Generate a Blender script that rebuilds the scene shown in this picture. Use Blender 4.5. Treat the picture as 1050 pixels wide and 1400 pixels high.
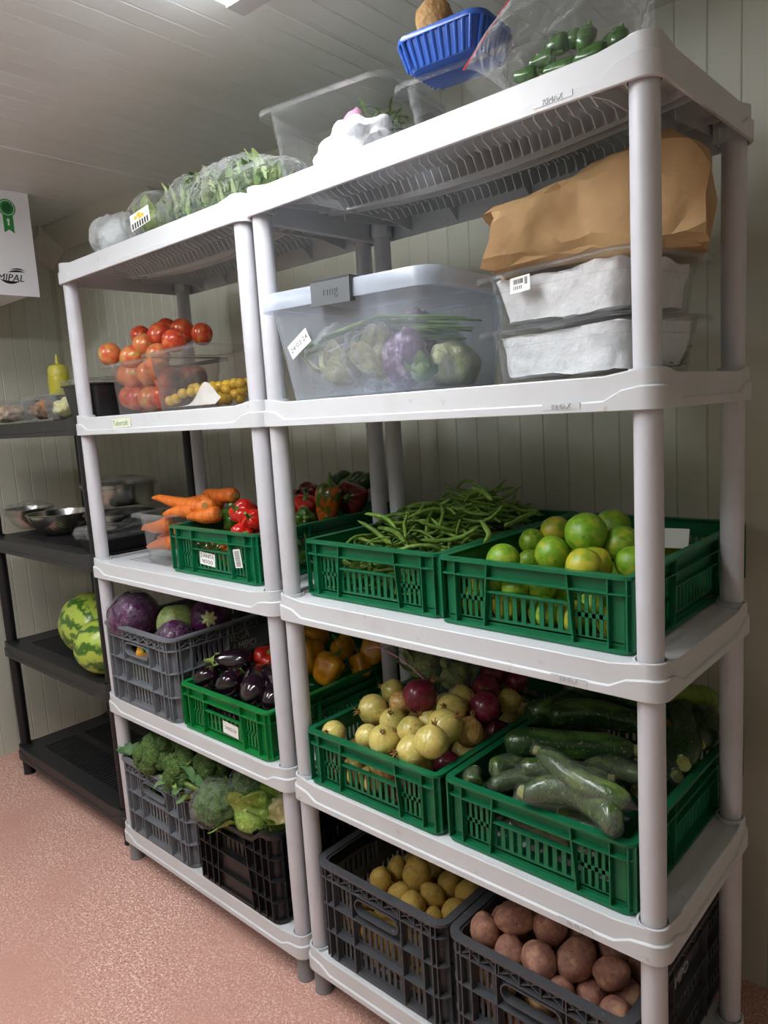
import bpy, bmesh, math, random
from mathutils import Vector, Matrix, noise, Euler
for o in list(bpy.data.objects): bpy.data.objects.remove(o)
S = bpy.context.scene; COL = S.collection
rnd = random.Random(7)
R = math.radians
# ------------------------------------------------------------------ camera
CAM = Vector((1.3095, -1.03, 1.4216)); FPX = 1002.757
yaw, pitch, roll = 0.7441, -0.1404, -0.0622
F_ = Vector((-math.sin(yaw)*math.cos(pitch), math.cos(yaw)*math.cos(pitch), math.sin(pitch)))
r0 = Vector((math.cos(yaw), math.sin(yaw), 0)); u0 = r0.cross(F_)
R_ = r0*math.cos(roll) + u0*math.sin(roll); U_ = -r0*math.sin(roll) + u0*math.cos(roll)
cd = bpy.data.cameras.new('camera'); cam = bpy.data.objects.new('camera', cd); COL.objects.link(cam)
M = Matrix((R_, U_, -F_)).transposed().to_4x4(); M.translation = CAM; cam.matrix_world = M
cd.sensor_fit = 'HORIZONTAL'; cd.sensor_width = 36; cd.lens = 36*FPX/1050; cd.clip_start = .02
S.camera = cam
def at(px, py, X=None, Y=None, Z=None):
    """the point of the room that a pixel of the 1050x1400 photo shows, on a plane X, Y or Z = const"""
    d = F_ + R_*((px-525)/FPX) + U_*((700-py)/FPX)
    t = (X-CAM.x)/d.x if X is not None else (Y-CAM.y)/d.y if Y is not None else (Z-CAM.z)/d.z
    return CAM + d*t
# ------------------------------------------------------------------ world, exposure
W = bpy.data.worlds.new('world'); S.world = W; W.use_nodes = True
W.node_tree.nodes['Background'].inputs[0].default_value = (.8, .82, .8, 1)
W.node_tree.nodes['Background'].inputs[1].default_value = .05
vs = S.view_settings; vs.view_transform = 'Standard'; vs.look = 'None'; vs.gamma = 1; vs.use_curve_mapping = False
vs.exposure = 0.76
LAMP = 19.0          # radiance of the ceiling lamp's diffuser
# ------------------------------------------------------------------ materials
MATS = {}
def nd(nt, t, **k):
    n = nt.nodes.new(t)
    for a, v in k.items(): setattr(n, a, v)
    return n
def srgb(c):
    return tuple(((x/255)/12.92 if x/255 <= .04045 else ((x/255+.055)/1.055)**2.4) for x in c)
def mat(name, col, rough=.5, metal=0, spec=.5, var=None, bump=None, coat=0, sss=0, trans=0, ior=1.45, sheen=0, k=1):
    """var = list of (scale, colour, low, high, detail); bump = (scale, strength)"""
    if name in MATS: return MATS[name]
    m = bpy.data.materials.new(name); m.use_nodes = True; nt = m.node_tree
    b = nt.nodes['Principled BSDF']; L = nt.links.new
    b.inputs['Roughness'].default_value = rough; b.inputs['Metallic'].default_value = metal
    b.inputs['Specular IOR Level'].default_value = spec; b.inputs['Coat Weight'].default_value = coat
    b.inputs['Coat Roughness'].default_value = .15; b.inputs['IOR'].default_value = ior
    b.inputs['Transmission Weight'].default_value = trans; b.inputs['Sheen Weight'].default_value = sheen
    if sss:
        b.inputs['Subsurface Weight'].default_value = sss; b.inputs['Subsurface Radius'].default_value = (.01, .006, .003)
    c = srgb(col) + (1,)
    b.inputs['Base Color'].default_value = c
    tc = None
    if var or bump:
        tc = nd(nt, 'ShaderNodeTexCoord'); oi = nd(nt, 'ShaderNodeObjectInfo')
        mp = nd(nt, 'ShaderNodeVectorMath', operation='MULTIPLY_ADD')
        mp.inputs[1].default_value = (1, 1, 1)
        sc = nd(nt, 'ShaderNodeVectorMath', operation='SCALE'); sc.inputs[0].default_value = (7, 3, 5)
        L(oi.outputs['Random'], sc.inputs['Scale']); L(tc.outputs['Object'], mp.inputs[0]); L(sc.outputs[0], mp.inputs[2])
        vec = mp.outputs[0]
    if var:
        prev = None
        for v in var:
            s, c2, lo, hi = v[:4]; det = v[4] if len(v) > 4 else 3
            st = v[5] if len(v) > 5 else None
            n = nd(nt, 'ShaderNodeTexNoise'); n.inputs['Scale'].default_value = s*k; n.inputs['Detail'].default_value = det
            if st:
                ms = nd(nt, 'ShaderNodeVectorMath', operation='MULTIPLY'); ms.inputs[1].default_value = st
                L(vec, ms.inputs[0]); L(ms.outputs[0], n.inputs['Vector'])
            else: L(vec, n.inputs['Vector'])
            mr = nd(nt, 'ShaderNodeMapRange'); mr.inputs[1].default_value = lo; mr.inputs[2].default_value = hi
            L(n.outputs['Fac'], mr.inputs[0])
            mx = nd(nt, 'ShaderNodeMix', data_type='RGBA')
            L(mr.outputs[0], mx.inputs[0])
            if prev is None: mx.inputs[6].default_value = c
            else: L(prev, mx.inputs[6])
            mx.inputs[7].default_value = srgb(c2) + (1,)
            prev = mx.outputs[2]
        L(prev, b.inputs['Base Color'])
    if bump:
        n = nd(nt, 'ShaderNodeTexNoise'); n.inputs['Scale'].default_value = bump[0]*k; n.inputs['Detail'].default_value = 4
        L(vec, n.inputs['Vector'])
        bp = nd(nt, 'ShaderNodeBump'); bp.inputs['Strength'].default_value = bump[1]; bp.inputs['Distance'].default_value = .01/max(k, .03)*.4 if k < 1 else .01
        L(n.outputs['Fac'], bp.inputs['Height']); L(bp.outputs[0], b.inputs['Normal'])
    MATS[name] = m; return m
def film(name, tint, opacity, rough=.12, fres=.5, col=(235, 240, 240), bump=None, diff=1):
    """thin clear plastic: see-through with a glossy skin that grows towards grazing angles"""
    m = bpy.data.materials.new(name); m.use_nodes = True; nt = m.node_tree; L = nt.links.new
    b = nt.nodes['Principled BSDF']; out = nt.nodes['Material Output']
    b.inputs['Base Color'].default_value = tuple(x*diff for x in srgb(col))+(1,); b.inputs['Roughness'].default_value = rough
    b.inputs['Specular IOR Level'].default_value = 1.0
    tr = nd(nt, 'ShaderNodeBsdfTransparent'); tr.inputs[0].default_value = srgb(tint)+(1,)
    lw = nd(nt, 'ShaderNodeLayerWeight'); lw.inputs[0].default_value = .5
    pw = nd(nt, 'ShaderNodeMath', operation='POWER'); pw.inputs[1].default_value = 2.6; L(lw.outputs['Facing'], pw.inputs[0])
    ma = nd(nt, 'ShaderNodeMath', operation='MULTIPLY_ADD'); ma.inputs[1].default_value = fres; ma.inputs[2].default_value = opacity
    ma.use_clamp = True
    L(pw.outputs[0], ma.inputs[0])
    mx = nd(nt, 'ShaderNodeMixShader'); L(ma.outputs[0], mx.inputs[0]); L(tr.outputs[0], mx.inputs[1]); L(b.outputs[0], mx.inputs[2])
    L(mx.outputs[0], out.inputs[0])
    if bump:
        tc = nd(nt, 'ShaderNodeTexCoord'); n = nd(nt, 'ShaderNodeTexNoise')
        n.inputs['Scale'].default_value = bump[0]; n.inputs['Detail'].default_value = 5; n.inputs['Distortion'].default_value = 1.2
        L(tc.outputs['Object'], n.inputs['Vector'])
        bp = nd(nt, 'ShaderNodeBump'); bp.inputs['Strength'].default_value = bump[1]; bp.inputs['Distance'].default_value = .02
        L(n.outputs['Fac'], bp.inputs['Height']); L(bp.outputs[0], b.inputs['Normal']); L(bp.outputs[0], lw.inputs['Normal'])
    MATS[name] = m; return m
def emis(name, col, s):
    m = bpy.data.materials.new(name); m.use_nodes = True; nt = m.node_tree
    b = nt.nodes['Principled BSDF']; b.inputs['Base Color'].default_value = srgb(col)+(1,)
    b.inputs['Emission Color'].default_value = srgb(col)+(1,); b.inputs['Emission Strength'].default_value = s
    MATS[name] = m; return m
mat('panel_wall', (191, 192, 178), .42, var=[(3, (183, 184, 169), .45, .75)])
mat('panel_ceiling', (222, 226, 226), .38, var=[(4, (214, 218, 217), .45, .75)])
mat('groove', (176, 177, 160), .5)
mat('floor', (206, 158, 144), .75, var=[(150, (238, 212, 194), .52, .60, 2), (200, (164, 100, 92), .55, .63, 2), (2.2, (198, 150, 136), .4, .7, 3)], bump=(260, .25))
mat('shelf_white', (203, 206, 209), .42, var=[(9, (196, 198, 199), .5, .8), (40, (182, 180, 172), .68, .78)])
mat('post_white', (198, 199, 205), .4, var=[(14, (190, 190, 195), .5, .8)])
mat('foot_grey', (128, 126, 127), .5)
mat('shelf_black', (38, 38, 40), .42, var=[(20, (50, 50, 50), .55, .8)])
mat('post_black', (22, 22, 26), .4)
mat('green_crate', (12, 104, 66), .36, var=[(12, (10, 88, 54), .5, .8)])
mat('leaf_crate', (12, 122, 56), .36, var=[(12, (9, 104, 46), .5, .8)])
mat('grey_crate', (112, 116, 122), .45, var=[(15, (96, 99, 105), .5, .8), (60, (150, 150, 150), .68, .78)])
mat('dark_grey_crate', (74, 76, 80), .45, var=[(15, (62, 64, 68), .5, .8), (60, (120, 120, 120), .68, .78)])
mat('black_crate', (24, 24, 26), .4, var=[(15, (34, 34, 35), .5, .8)])
mat('white_paint', (238, 240, 244), .35)
mat('cap_grey', (190, 190, 192), .5)
emis('lamp_glow', (250, 252, 255), LAMP); emis('fill_lamp_glow', (250, 252, 255), LAMP*1.0); emis('weak_fill_lamp_glow', (250, 252, 255), LAMP*.6)  # the last two glows belong to added fill lamps out of view
# ------------------------------------------------------------------ mesh helpers
class MB:
    def __init__(s): s.v = []; s.f = []
    def add(s, vs, fs):
        n = len(s.v); s.v += [tuple(p) for p in vs]; s.f += [tuple(i+n for i in f) for f in fs]; return s
    def box(s, x0, x1, y0, y1, z0, z1, fn=None):
        vs = [(x, y, z) for z in (z0, z1) for y in (y0, y1) for x in (x0, x1)]
        if fn: vs = [fn(*p) for p in vs]
        return s.add(vs, [(0,2,3,1), (4,5,7,6), (0,1,5,4), (2,6,7,3), (0,4,6,2), (1,3,7,5)])
    def prism(s, pts, axis, a, b):
        """polygon pts (two coords) pushed along axis 'x','y' or 'z' from a to b"""
        def P(p, q): return (q, p[0], p[1]) if axis == 'x' else (p[0], q, p[1]) if axis == 'y' else (p[0], p[1], q)
        n = len(pts); vs = [P(p, a) for p in pts] + [P(p, b) for p in pts]
        return s.add(vs, [tuple(range(n-1, -1, -1)), tuple(range(n, 2*n))] + [(i, (i+1) % n, n+(i+1) % n, n+i) for i in range(n)])
    def loft(s, rings, closed=True, cap0=False, cap1=False, loop=False):
        n = len(rings[0]); b = len(s.v)
        for r in rings: s.v += [tuple(p) for p in r]
        k = len(rings)
        for i in range(k if loop else k-1):
            j = (i+1) % k
            for a in range(n if closed else n-1):
                c = (a+1) % n
                s.f.append((b+i*n+a, b+i*n+c, b+j*n+c, b+j*n+a))
        if cap0: s.f.append(tuple(b+a for a in range(n-1, -1, -1)))
        if cap1: s.f.append(tuple(b+(k-1)*n+a for a in range(n)))
        return s
    def cyl(s, p0, p1, ra, rb=None, n=16, caps=True):
        rb = ra if rb is None else rb
        return s.tube([p0, p1], [ra, rb], n, caps)
    def tube(s, pts, rad, n=10, caps=True):
        pts = [Vector(p) for p in pts]; rings = []
        up = None
        for i, p in enumerate(pts):
            t = (pts[min(i+1, len(pts)-1)] - pts[max(i-1, 0)])
            t = t.normalized() if t.length > 1e-9 else Vector((0, 0, 1))
            if up is None: up = Vector((0, 0, 1)) if abs(t.z) < .9 else Vector((1, 0, 0))
            a = t.cross(up); a = a.normalized() if a.length > 1e-6 else t.orthogonal().normalized()
            c = t.cross(a).normalized(); up = -c
            r = rad[i] if isinstance(rad, (list, tuple)) else rad
            rings.append([p + (a*math.cos(q) + c*math.sin(q))*r for q in [2*math.pi*k/n for k in range(n)]])
        return s.loft(rings, True, caps, caps)
    def lathe(s, prof, n=20, fn=None):
        rings = []
        for r, z in prof:
            rings.append([(r*math.cos(2*math.pi*k/n), r*math.sin(2*math.pi*k/n), z) for k in range(n)])
        if fn: rings = [[fn(*p) for p in r] for r in rings]
        return s.loft(rings, True, prof[0][0] > 1e-5, prof[-1][0] > 1e-5)
    def mesh(s, name, m, smooth=35):
        me = bpy.data.meshes.new(name); me.from_pydata(s.v, [], s.f)
        bm = bmesh.new(); bm.from_mesh(me); bmesh.ops.recalc_face_normals(bm, faces=bm.faces); bm.to_mesh(me); bm.free()
        ms = m if isinstance(m, (list, tuple)) else [m]
        for x in ms: me.materials.append(MATS[x])
        if smooth:
            for p in me.polygons: p.use_smooth = True
            if smooth < 180: me.set_sharp_from_angle(angle=R(smooth))
        return me
    def obj(s, name, m, parent=None, smooth=35, loc=None):
        return link(name, s.mesh(name, m, smooth), parent, loc)
def link(name, me, parent=None, loc=None, rot=None, scale=None):
    o = bpy.data.objects.new(name, me); COL.objects.link(o)
    if parent: o.parent = parent
    if loc is not None: o.location = loc
    if rot is not None: o.rotation_euler = rot
    if scale is not None: o.scale = (scale,)*3 if isinstance(scale, (int, float)) else scale
    return o
def tag(o, label, cat, group=None):
    o['label'] = label; o['category'] = cat
    if group: o['group'] = group
    return o
def thing(name, label, cat, loc=(0, 0, 0), rz=0, group=None):
    o = link(name, None, None, loc, (0, 0, rz)); o.empty_display_size = .05
    return tag(o, label, cat, group)
def struct(o): o['kind'] = 'structure'; return o
def copytree(o, parent=None):
    c = o.copy(); COL.objects.link(c)
    if parent: c.parent = parent
    for ch in list(o.children): copytree(ch, c)
    return c
def rr(w, d, r, z, n=5, cx=0, cy=0):
    """rounded rectangle ring"""
    pts = []
    for (sx, sy, a0) in ((1, 1, 0), (-1, 1, 90), (-1, -1, 180), (1, -1, 270)):
        for k in range(n+1):
            a = R(a0 + 90*k/n)
            pts.append((cx+sx*(w/2-r)+r*math.cos(a), cy+sy*(d/2-r)+r*math.sin(a), z))
    return pts
def ringband(mb, w, d, r, o, i, z0, z1, n=5, zf=None):
    """a rectangular-section band round a rounded rectangle, outer inset o, inner inset i"""
    def g(ins, z):
        q = rr(w-2*ins, d-2*ins, max(r-ins, .002), z, n)
        return [(x, y, zz+(zf(x, y) if zf else 0)) for x, y, zz in q]
    mb.loft([g(o, z0), g(o, z1), g(i, z1), g(i, z0)], loop=True)
def smst(a, b, x):
    t = max(0, min(1, (x-a)/(b-a))); return t*t*(3-2*t)
def text(body, size, m, parent, loc, rot, depth=.0004, name='lettering', font_shear=0, align='CENTER'):
    cu = bpy.data.curves.new(name, 'FONT'); cu.body = body; cu.size = size; cu.extrude = depth
    cu.align_x = align; cu.align_y = 'CENTER'; cu.shear = font_shear; cu.resolution_u = 2
    t = bpy.data.objects.new('t', cu); COL.objects.link(t)
    bpy.context.view_layer.update()
    me = bpy.data.meshes.new_from_object(t.evaluated_get(bpy.context.evaluated_depsgraph_get()))
    bpy.data.objects.remove(t); me.materials.clear(); me.materials.append(MATS[m]); me.name = name
    return link(name, me, parent, loc, rot)
# ------------------------------------------------------------------ the room
TH = math.atan(.0453); CX, CY = -2.099, .557          # back-left corner of the cold room and its turn
RL, RD = 4.8, 3.6                                     # length along the back wall, depth towards the camera
PITCH = .0675
def ceil_z(x): return 2.298 - .0222*x
def room(o): o.location = (CX, CY, 0); o.rotation_euler = (0, 0, TH); return struct(o)
o = MB().box(-.1, RL+.1, -RD-.1, .1, -.06, 0).obj('floor', 'floor'); room(o)
def strip(w, l, dep, ch):
    """one raised strip of the ribbed sheet, lying along +Z, face towards -Y"""
    return MB().prism([(0, 0), (0, -dep+.0005), (ch, -dep), (w-ch, -dep), (w, -dep+.0005), (w, 0)], 'z', 0, l)
def ribbed(name, length, height, placing):
    """backing sheet plus a row of strips; placing maps the wall's own frame (u, out, z)"""
    b = MB().box(0, length, 0, .06, 0, height).obj(name, 'groove')
    room(b); b.matrix_world = Matrix.Translation((CX, CY, 0)) @ Matrix.Rotation(TH, 4, 'Z') @ placing
    me = MB().prism([(.0004, 0), (.0004, -.0010), (.0030, -.0026), (PITCH-.0030, -.0026), (PITCH-.0004, -.0010), (PITCH-.0004, 0)], 'z', 0, height).mesh('panel', 'panel_wall', 20)
    for k in range(int(length/PITCH)):
        link('panel', me, b, (k*PITCH, 0, 0))
    return b
ribbed('wall_back', RL, 2.32, Matrix.Identity(4))
ribbed('wall_left', RD, 2.32, Matrix.Translation((0, -RD, 0)) @ Matrix.Rotation(R(90), 4, 'Z'))
ribbed('wall_right', RD, 2.32, Matrix.Translation((RL, 0, 0)) @ Matrix.Rotation(R(-90), 4, 'Z'))
ribbed('wall_front', RL, 2.32, Matrix.Translation((RL, -RD, 0)) @ Matrix.Rotation(R(180), 4, 'Z'))
c = MB().box(-.05, RL+.05, -RD-.05, .05, 0, .06).obj('ceiling', 'groove'); struct(c)
TILT = -.0222
c.matrix_world = Matrix.Translation((CX, CY, 2.302)) @ Matrix.Rotation(TH, 4, 'Z') @ Matrix.Rotation(-TILT, 4, 'Y')
me = MB().prism([(.0004, 0), (.0004, -.0010), (.0030, -.0026), (PITCH-.0030, -.0026), (PITCH-.0004, -.0010), (PITCH-.0004, 0)], 'y', -RD, 0).mesh('panel', 'panel_ceiling', 20)
for k in range(int(RL/PITCH)): link('panel', me, c, (k*PITCH, 0, 0))
for x in (.981, 2.15, 3.32): MB().prism([(x-.0022, 0), (x-.0018, -.0048), (x+.0018, -.0048), (x+.0022, 0)], 'y', -RD, 0).obj('joint_bead', 'white_paint', c)
# hygienic coving along the left wall, with its corner cap
def trim(name, mb, m='panel_wall'): o = mb.obj(name, m); return room(o)
trim('trim_1', MB().prism([(0, 2.305), (0, 2.205), (.006, 2.2), (.085, 2.29), (.085, 2.305)], 'y', -RD, 0))
t = MB().prism([(0, 2.31), (0, 2.205), (-.006, 2.2), (-.085, 2.285), (-.085, 2.31)], 'x', 0, .9); trim('trim_2', t)
t = MB(); t.add([(.005, -.005, 2.13), (.12, -.005, 2.2), (.005, -.12, 2.2), (.10, -.10, 2.262), (.005, -.005, 2.30), (.005, -.12, 2.30), (.12, -.005, 2.30), (.1, -.1, 2.30)],
      [(0,1,3,2), (1,6,7,3), (2,3,7,5), (0,4,6,1), (0,2,5,4), (4,5,7,6)])
trim('trim_3', t)
# ------------------------------------------------------------------ ceiling lamp
lz = 2.212
def ceiling_lamp(label, x, y, glow):
    c, q = math.cos(TH), math.sin(TH)
    lt = thing('ceiling_light', label, 'ceiling light', (x, y, lz+(.022 if x < -.5 else 0)), TH)
    MB().box(0, .18, -1.26, 0, .022, .034).obj('housing', 'white_paint', lt)
    MB().box(.004, .176, -1.215, -.045, 0, .022).obj('diffuser', glow, lt)
    for y0, y1 in ((-.045, 0), (-1.26, -1.215)): MB().box(-.002, .182, y0, y1, -.002, .024).obj('end_cap', 'cap_grey', lt)
    for y in (-.25, -1.0): MB().box(.03, .15, y-.02, y+.02, .034, .038).obj('bracket', 'cap_grey', lt)
ceiling_lamp('long white ceiling lamp fitting with a glowing diffuser above the shelves', .077, -.009, 'lamp_glow')
ceiling_lamp('added fill lamp fitting out of view over the far end of the aisle', -1.0, -.62, 'fill_lamp_glow')  # added lamp, unseen, brightens the shelf fronts and the left side
ceiling_lamp('added fill lamp fitting out of view, in line with the shelf lamp', .137, -1.36, 'weak_fill_lamp_glow')  # another added lamp, unseen, lifts the lower right shelf fronts
# ------------------------------------------------------------------ plastic shelving units
SW, SD = .90, .445
ZL = [.0701, .5167, .9562, 1.3963, 1.8402]
DECK = .052
def deck_outline():
    rc = .031; P = []
    def side(p, q, n):
        for k in range(n):
            t = k/n; P.append((p[0]+(q[0]-p[0])*t, p[1]+(q[1]-p[1])*t, nx, ny, min(t, 1-t)*math.dist(p, q)))
    for (sx, sy, a0, nx, ny, L, n) in ((1, 1, 0, 0, 1, SW, 30), (-1, 1, 90, -1, 0, SD, 20), (-1, -1, 180, 0, -1, SW, 30), (1, -1, 270, 1, 0, SD, 20)):
        cx, cy = SW/2+sx*(SW/2-rc), SD/2+sy*(SD/2-rc)
        for k in range(7):
            a = R(a0+90*k/7); P.append((cx+rc*math.cos(a), cy+rc*math.sin(a), math.cos(a), math.sin(a), 0))
        p = (cx+rc*math.cos(R(a0+90)), cy+rc*math.sin(R(a0+90)))
        q = (p[0]-ny*(L-2*rc)*1 if ny else p[0], p[1]+nx*(L-2*rc) if nx else p[1])
        side(p, q, n)
    return P
OUT = deck_outline()
def make_deck():
    mb = MB()
    def ring(off, zf): return [(x-nx*off, y-ny*off, zf(d)) for x, y, nx, ny, d in OUT]
    hb = lambda d: .034-.020*smst(.012, .062, d)
    ht = lambda d: .060-.008*smst(.004, .05, d)
    mb.loft([ring(.03, lambda d: .046), ring(.008, lambda d: .046), ring(.006, lambda d: 0), ring(.001, lambda d: 0), ring(0, lambda d: .001),
             ring(0, lambda d: hb(d)-.001), ring(.001, hb), ring(.004, lambda d: hb(d)+.0015), ring(.0045, lambda d: ht(d)-.002), ring(.006, ht), ring(.0085, ht), ring(.0095, lambda d: DECK-.001), ring(.03, lambda d: DECK)])
    z0, z1 = .046, DECK-.0005
    mb.box(.026, SW-.026, .026, .072, z0, z1); mb.box(.026, SW-.026, SD-.072, SD-.026, z0, z1)
    mb.box(.026, .115, .07, SD-.07, z0, z1); mb.box(SW-.115, SW-.026, .07, SD-.07, z0, z1)
    mb.box(.11, SW-.11, .205, .240, z0, z1)
    n = 34; p = (SW-.23)/n
    for k in range(n+1):
        x = .115+k*p
        if k and k < n:
            mb.box(x-.0048, x+.0048, .07, .21, z0, z1); mb.box(x-.0048, x+.0048, .235, SD-.07, z0, z1)
    # collars that take the posts
    for cx in (.031, SW-.031):
        for cy in (.031, SD-.031):
            def cr(r, z): return [(cx+r*math.cos(2*math.pi*k/20), cy+r*math.sin(2*math.pi*k/20), z) for k in range(20)]
            mb.loft([cr(.0268, .004), cr(.0268, .0595), cr(.0237, .0595), cr(.0237, .004)], loop=True)
    return mb
def make_ribs():
    mb = MB(); n = 34; p = (SW-.23)/n
    for k in range(1, n):
        x = .115+k*p; dz = .012*math.sin(math.pi*k/n)
        for y0, y1 in ((.074, .206), (.238, SD-.074)):
            mb.prism([(y0, .046), (y0+.006, .030-dz), (y0+.03, .020-dz), (y0+.045, .032), (y1-.045, .032), (y1-.03, .018-dz), (y1-.006, .028-dz), (y1, .046)], 'x', x-.0011, x+.0011)
    def beam(y, dep, t=.0035):
        pts = [(SW*.03 + SW*.94*k/16, .046-.012-dep*math.sin(math.pi*k/16)) for k in range(17)]
        mb.prism([(SW*.03, .046)] + pts + [(SW*.97, .046)], 'y', y-t/2, y+t/2)
    beam(.072, .004); beam(.207, .030); beam(.238, .030); beam(SD-.072, .004)
    for x in (.115, SW-.115):
        mb.prism([(.012, .046), (.012, .008), (.1, .022), (SD-.1, .022), (SD-.012, .008), (SD-.012, .046)], 'x', x-.0018, x+.0018)
    for x in (.07, SW-.07):
        for y0, y1 in ((.012, .2), (.245, SD-.012)):
            mb.prism([(y0, .046), (y0, .016), (y1, .028), (y1, .046)], 'x', x-.0012, x+.0012)
    for x in (.062, SW-.062):
        for y in (.045, SD-.045): mb.box(min(x, x-.03 if x < .4 else x+.03), max(x, x-.03 if x < .4 else x+.03), y-.0012, y+.0012, .006, .046)
    for x in (.25, .45, .65):
        mb.prism([(SD-.008, .004), (SD-.008, .046), (SD-.06, .046)], 'x', x-.0012, x+.0012)
        mb.prism([(.008, .004), (.008, .046), (.06, .046)], 'x', x-.0012, x+.0012)
    return mb
DECK_ME = {k: make_deck().mesh('deck', m) for k, m in (('w', 'shelf_white'), ('b', 'shelf_black'))}
RIB_ME = {k: make_ribs().mesh('ribs', m, 20) for k, m in (('w', 'shelf_white'), ('b', 'shelf_black'))}
PR = .0213
def post_me(h, m): return MB().tube([(0, 0, 0), (0, 0, h*.5), (0, 0, h)], [PR-.0012, PR, PR-.0004], 24).mesh('post', m)
def foot_me(m):
    mb = MB(); z1 = ZL[0]+.02
    mb.tube([(0, 0, 0), (0, 0, .003), (0, 0, .006), (0, 0, z1)], [.0225, .0232, .0212, .0220], 24)
    return mb.mesh('foot', m)
def shelf(name, label, x, y, k, levels):
    pm, fm = ('post_white', 'foot_grey') if k == 'w' else ('post_black', 'post_black')
    s = thing(name, label, 'shelving unit', (x, y, 0))
    pmes = {}
    for i in range(levels):
        d = link('deck', DECK_ME[k], s, (0, 0, ZL[i])); link('underside_ribs', RIB_ME[k], d)
        if i < levels-1:
            h = ZL[i+1]-ZL[i]-.012; me = post_me(h, pm)
            for cx in (.031, SW-.031):
                for cy in (.031, SD-.031): link('post', me, s, (cx, cy, ZL[i]+.03))
    fme = foot_me(fm)
    for cx in (.031, SW-.031):
        for cy in (.031, SD-.031): link('foot', fme, s, (cx, cy, 0))
    return s
XB = -.904
shelf_a = shelf('plastic_shelf', 'white five-tier plastic shelving unit holding limes, onions and potatoes', 0, 0, 'w', 5)
shelf_b = shelf('plastic_shelf', 'white five-tier plastic shelving unit holding tomatoes, carrots and broccoli', XB, 0, 'w', 5)
shelf_c = shelf('plastic_shelf', 'black plastic shelving unit in the corner holding bowls and watermelons', -1.838, .03, 'b', 4)
# maker's name raised on the lips of the near unit
def maker(s, x, i):
    MB().box(-.032, .032, 0, .0012, -.0048, .0048).obj('nameplate', 'shelf_white', s, loc=(x, -.0008, ZL[i]+.011))
    text('RIMAX', .011, 'shelf_white', s, (x, -.0012, ZL[i]+.011), (R(90), 0, 0), .0007, 'raised_lettering')
for i in (1, 2, 3, 4): maker(shelf_a, .745, i)
# ------------------------------------------------------------------ crates
def side_frames(w, d):
    """(length, map) for the four sides: u along, v inwards from the outer plane, z up"""
    return [('front', w, lambda u, v, z: (u-w/2, -d/2+v, z)), ('back', w, lambda u, v, z: (w/2-u, d/2-v, z)),
            ('right', d, lambda u, v, z: (w/2-v, u-d/2, z)), ('left', d, lambda u, v, z: (-w/2+v, d/2-u, z))]
def corner_walls(mb, w, d, r, ins, t, z0, z1, n=4):
    for (sx, sy, a0) in ((1, 1, 0), (-1, 1, 90), (-1, -1, 180), (1, -1, 270)):
        cx, cy = sx*(w/2-r), sy*(d/2-r)
        def arc(rad, z): return [(cx+rad*math.cos(R(a0+90*k/n)), cy+rad*math.sin(R(a0+90*k/n)), z) for k in range(n+1)]
        a, b = r-ins, r-ins-t
        mb.loft([arc(a, z0), arc(a, z1), arc(b, z1), arc(b, z0)], closed=False, loop=True)
def slots(mb, fn, u0, u1, z0, z1, v0, v1, n, duty=.5, rows=1, edge=.006):
    """a slotted wall: frame plus upright bars"""
    mb.box(u0, u1, v0, v1, z0, z0+edge, fn); mb.box(u0, u1, v0, v1, z1-edge, z1, fn)
    p = (u1-u0)/(n+.5*duty)
    bw = p*duty
    for k in range(n+1):
        a = u0+k*p-bw*.5; b = a+bw
        mb.box(max(a, u0), min(b, u1), v0, v1, z0+edge, z1-edge, fn)
    for q in range(1, rows):
        zc = z0+(z1-z0)*q/rows; mb.box(u0, u1, v0, v1, zc-.004, zc+.004, fn)
GW, GD, GH = .391, .58, .128
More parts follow.
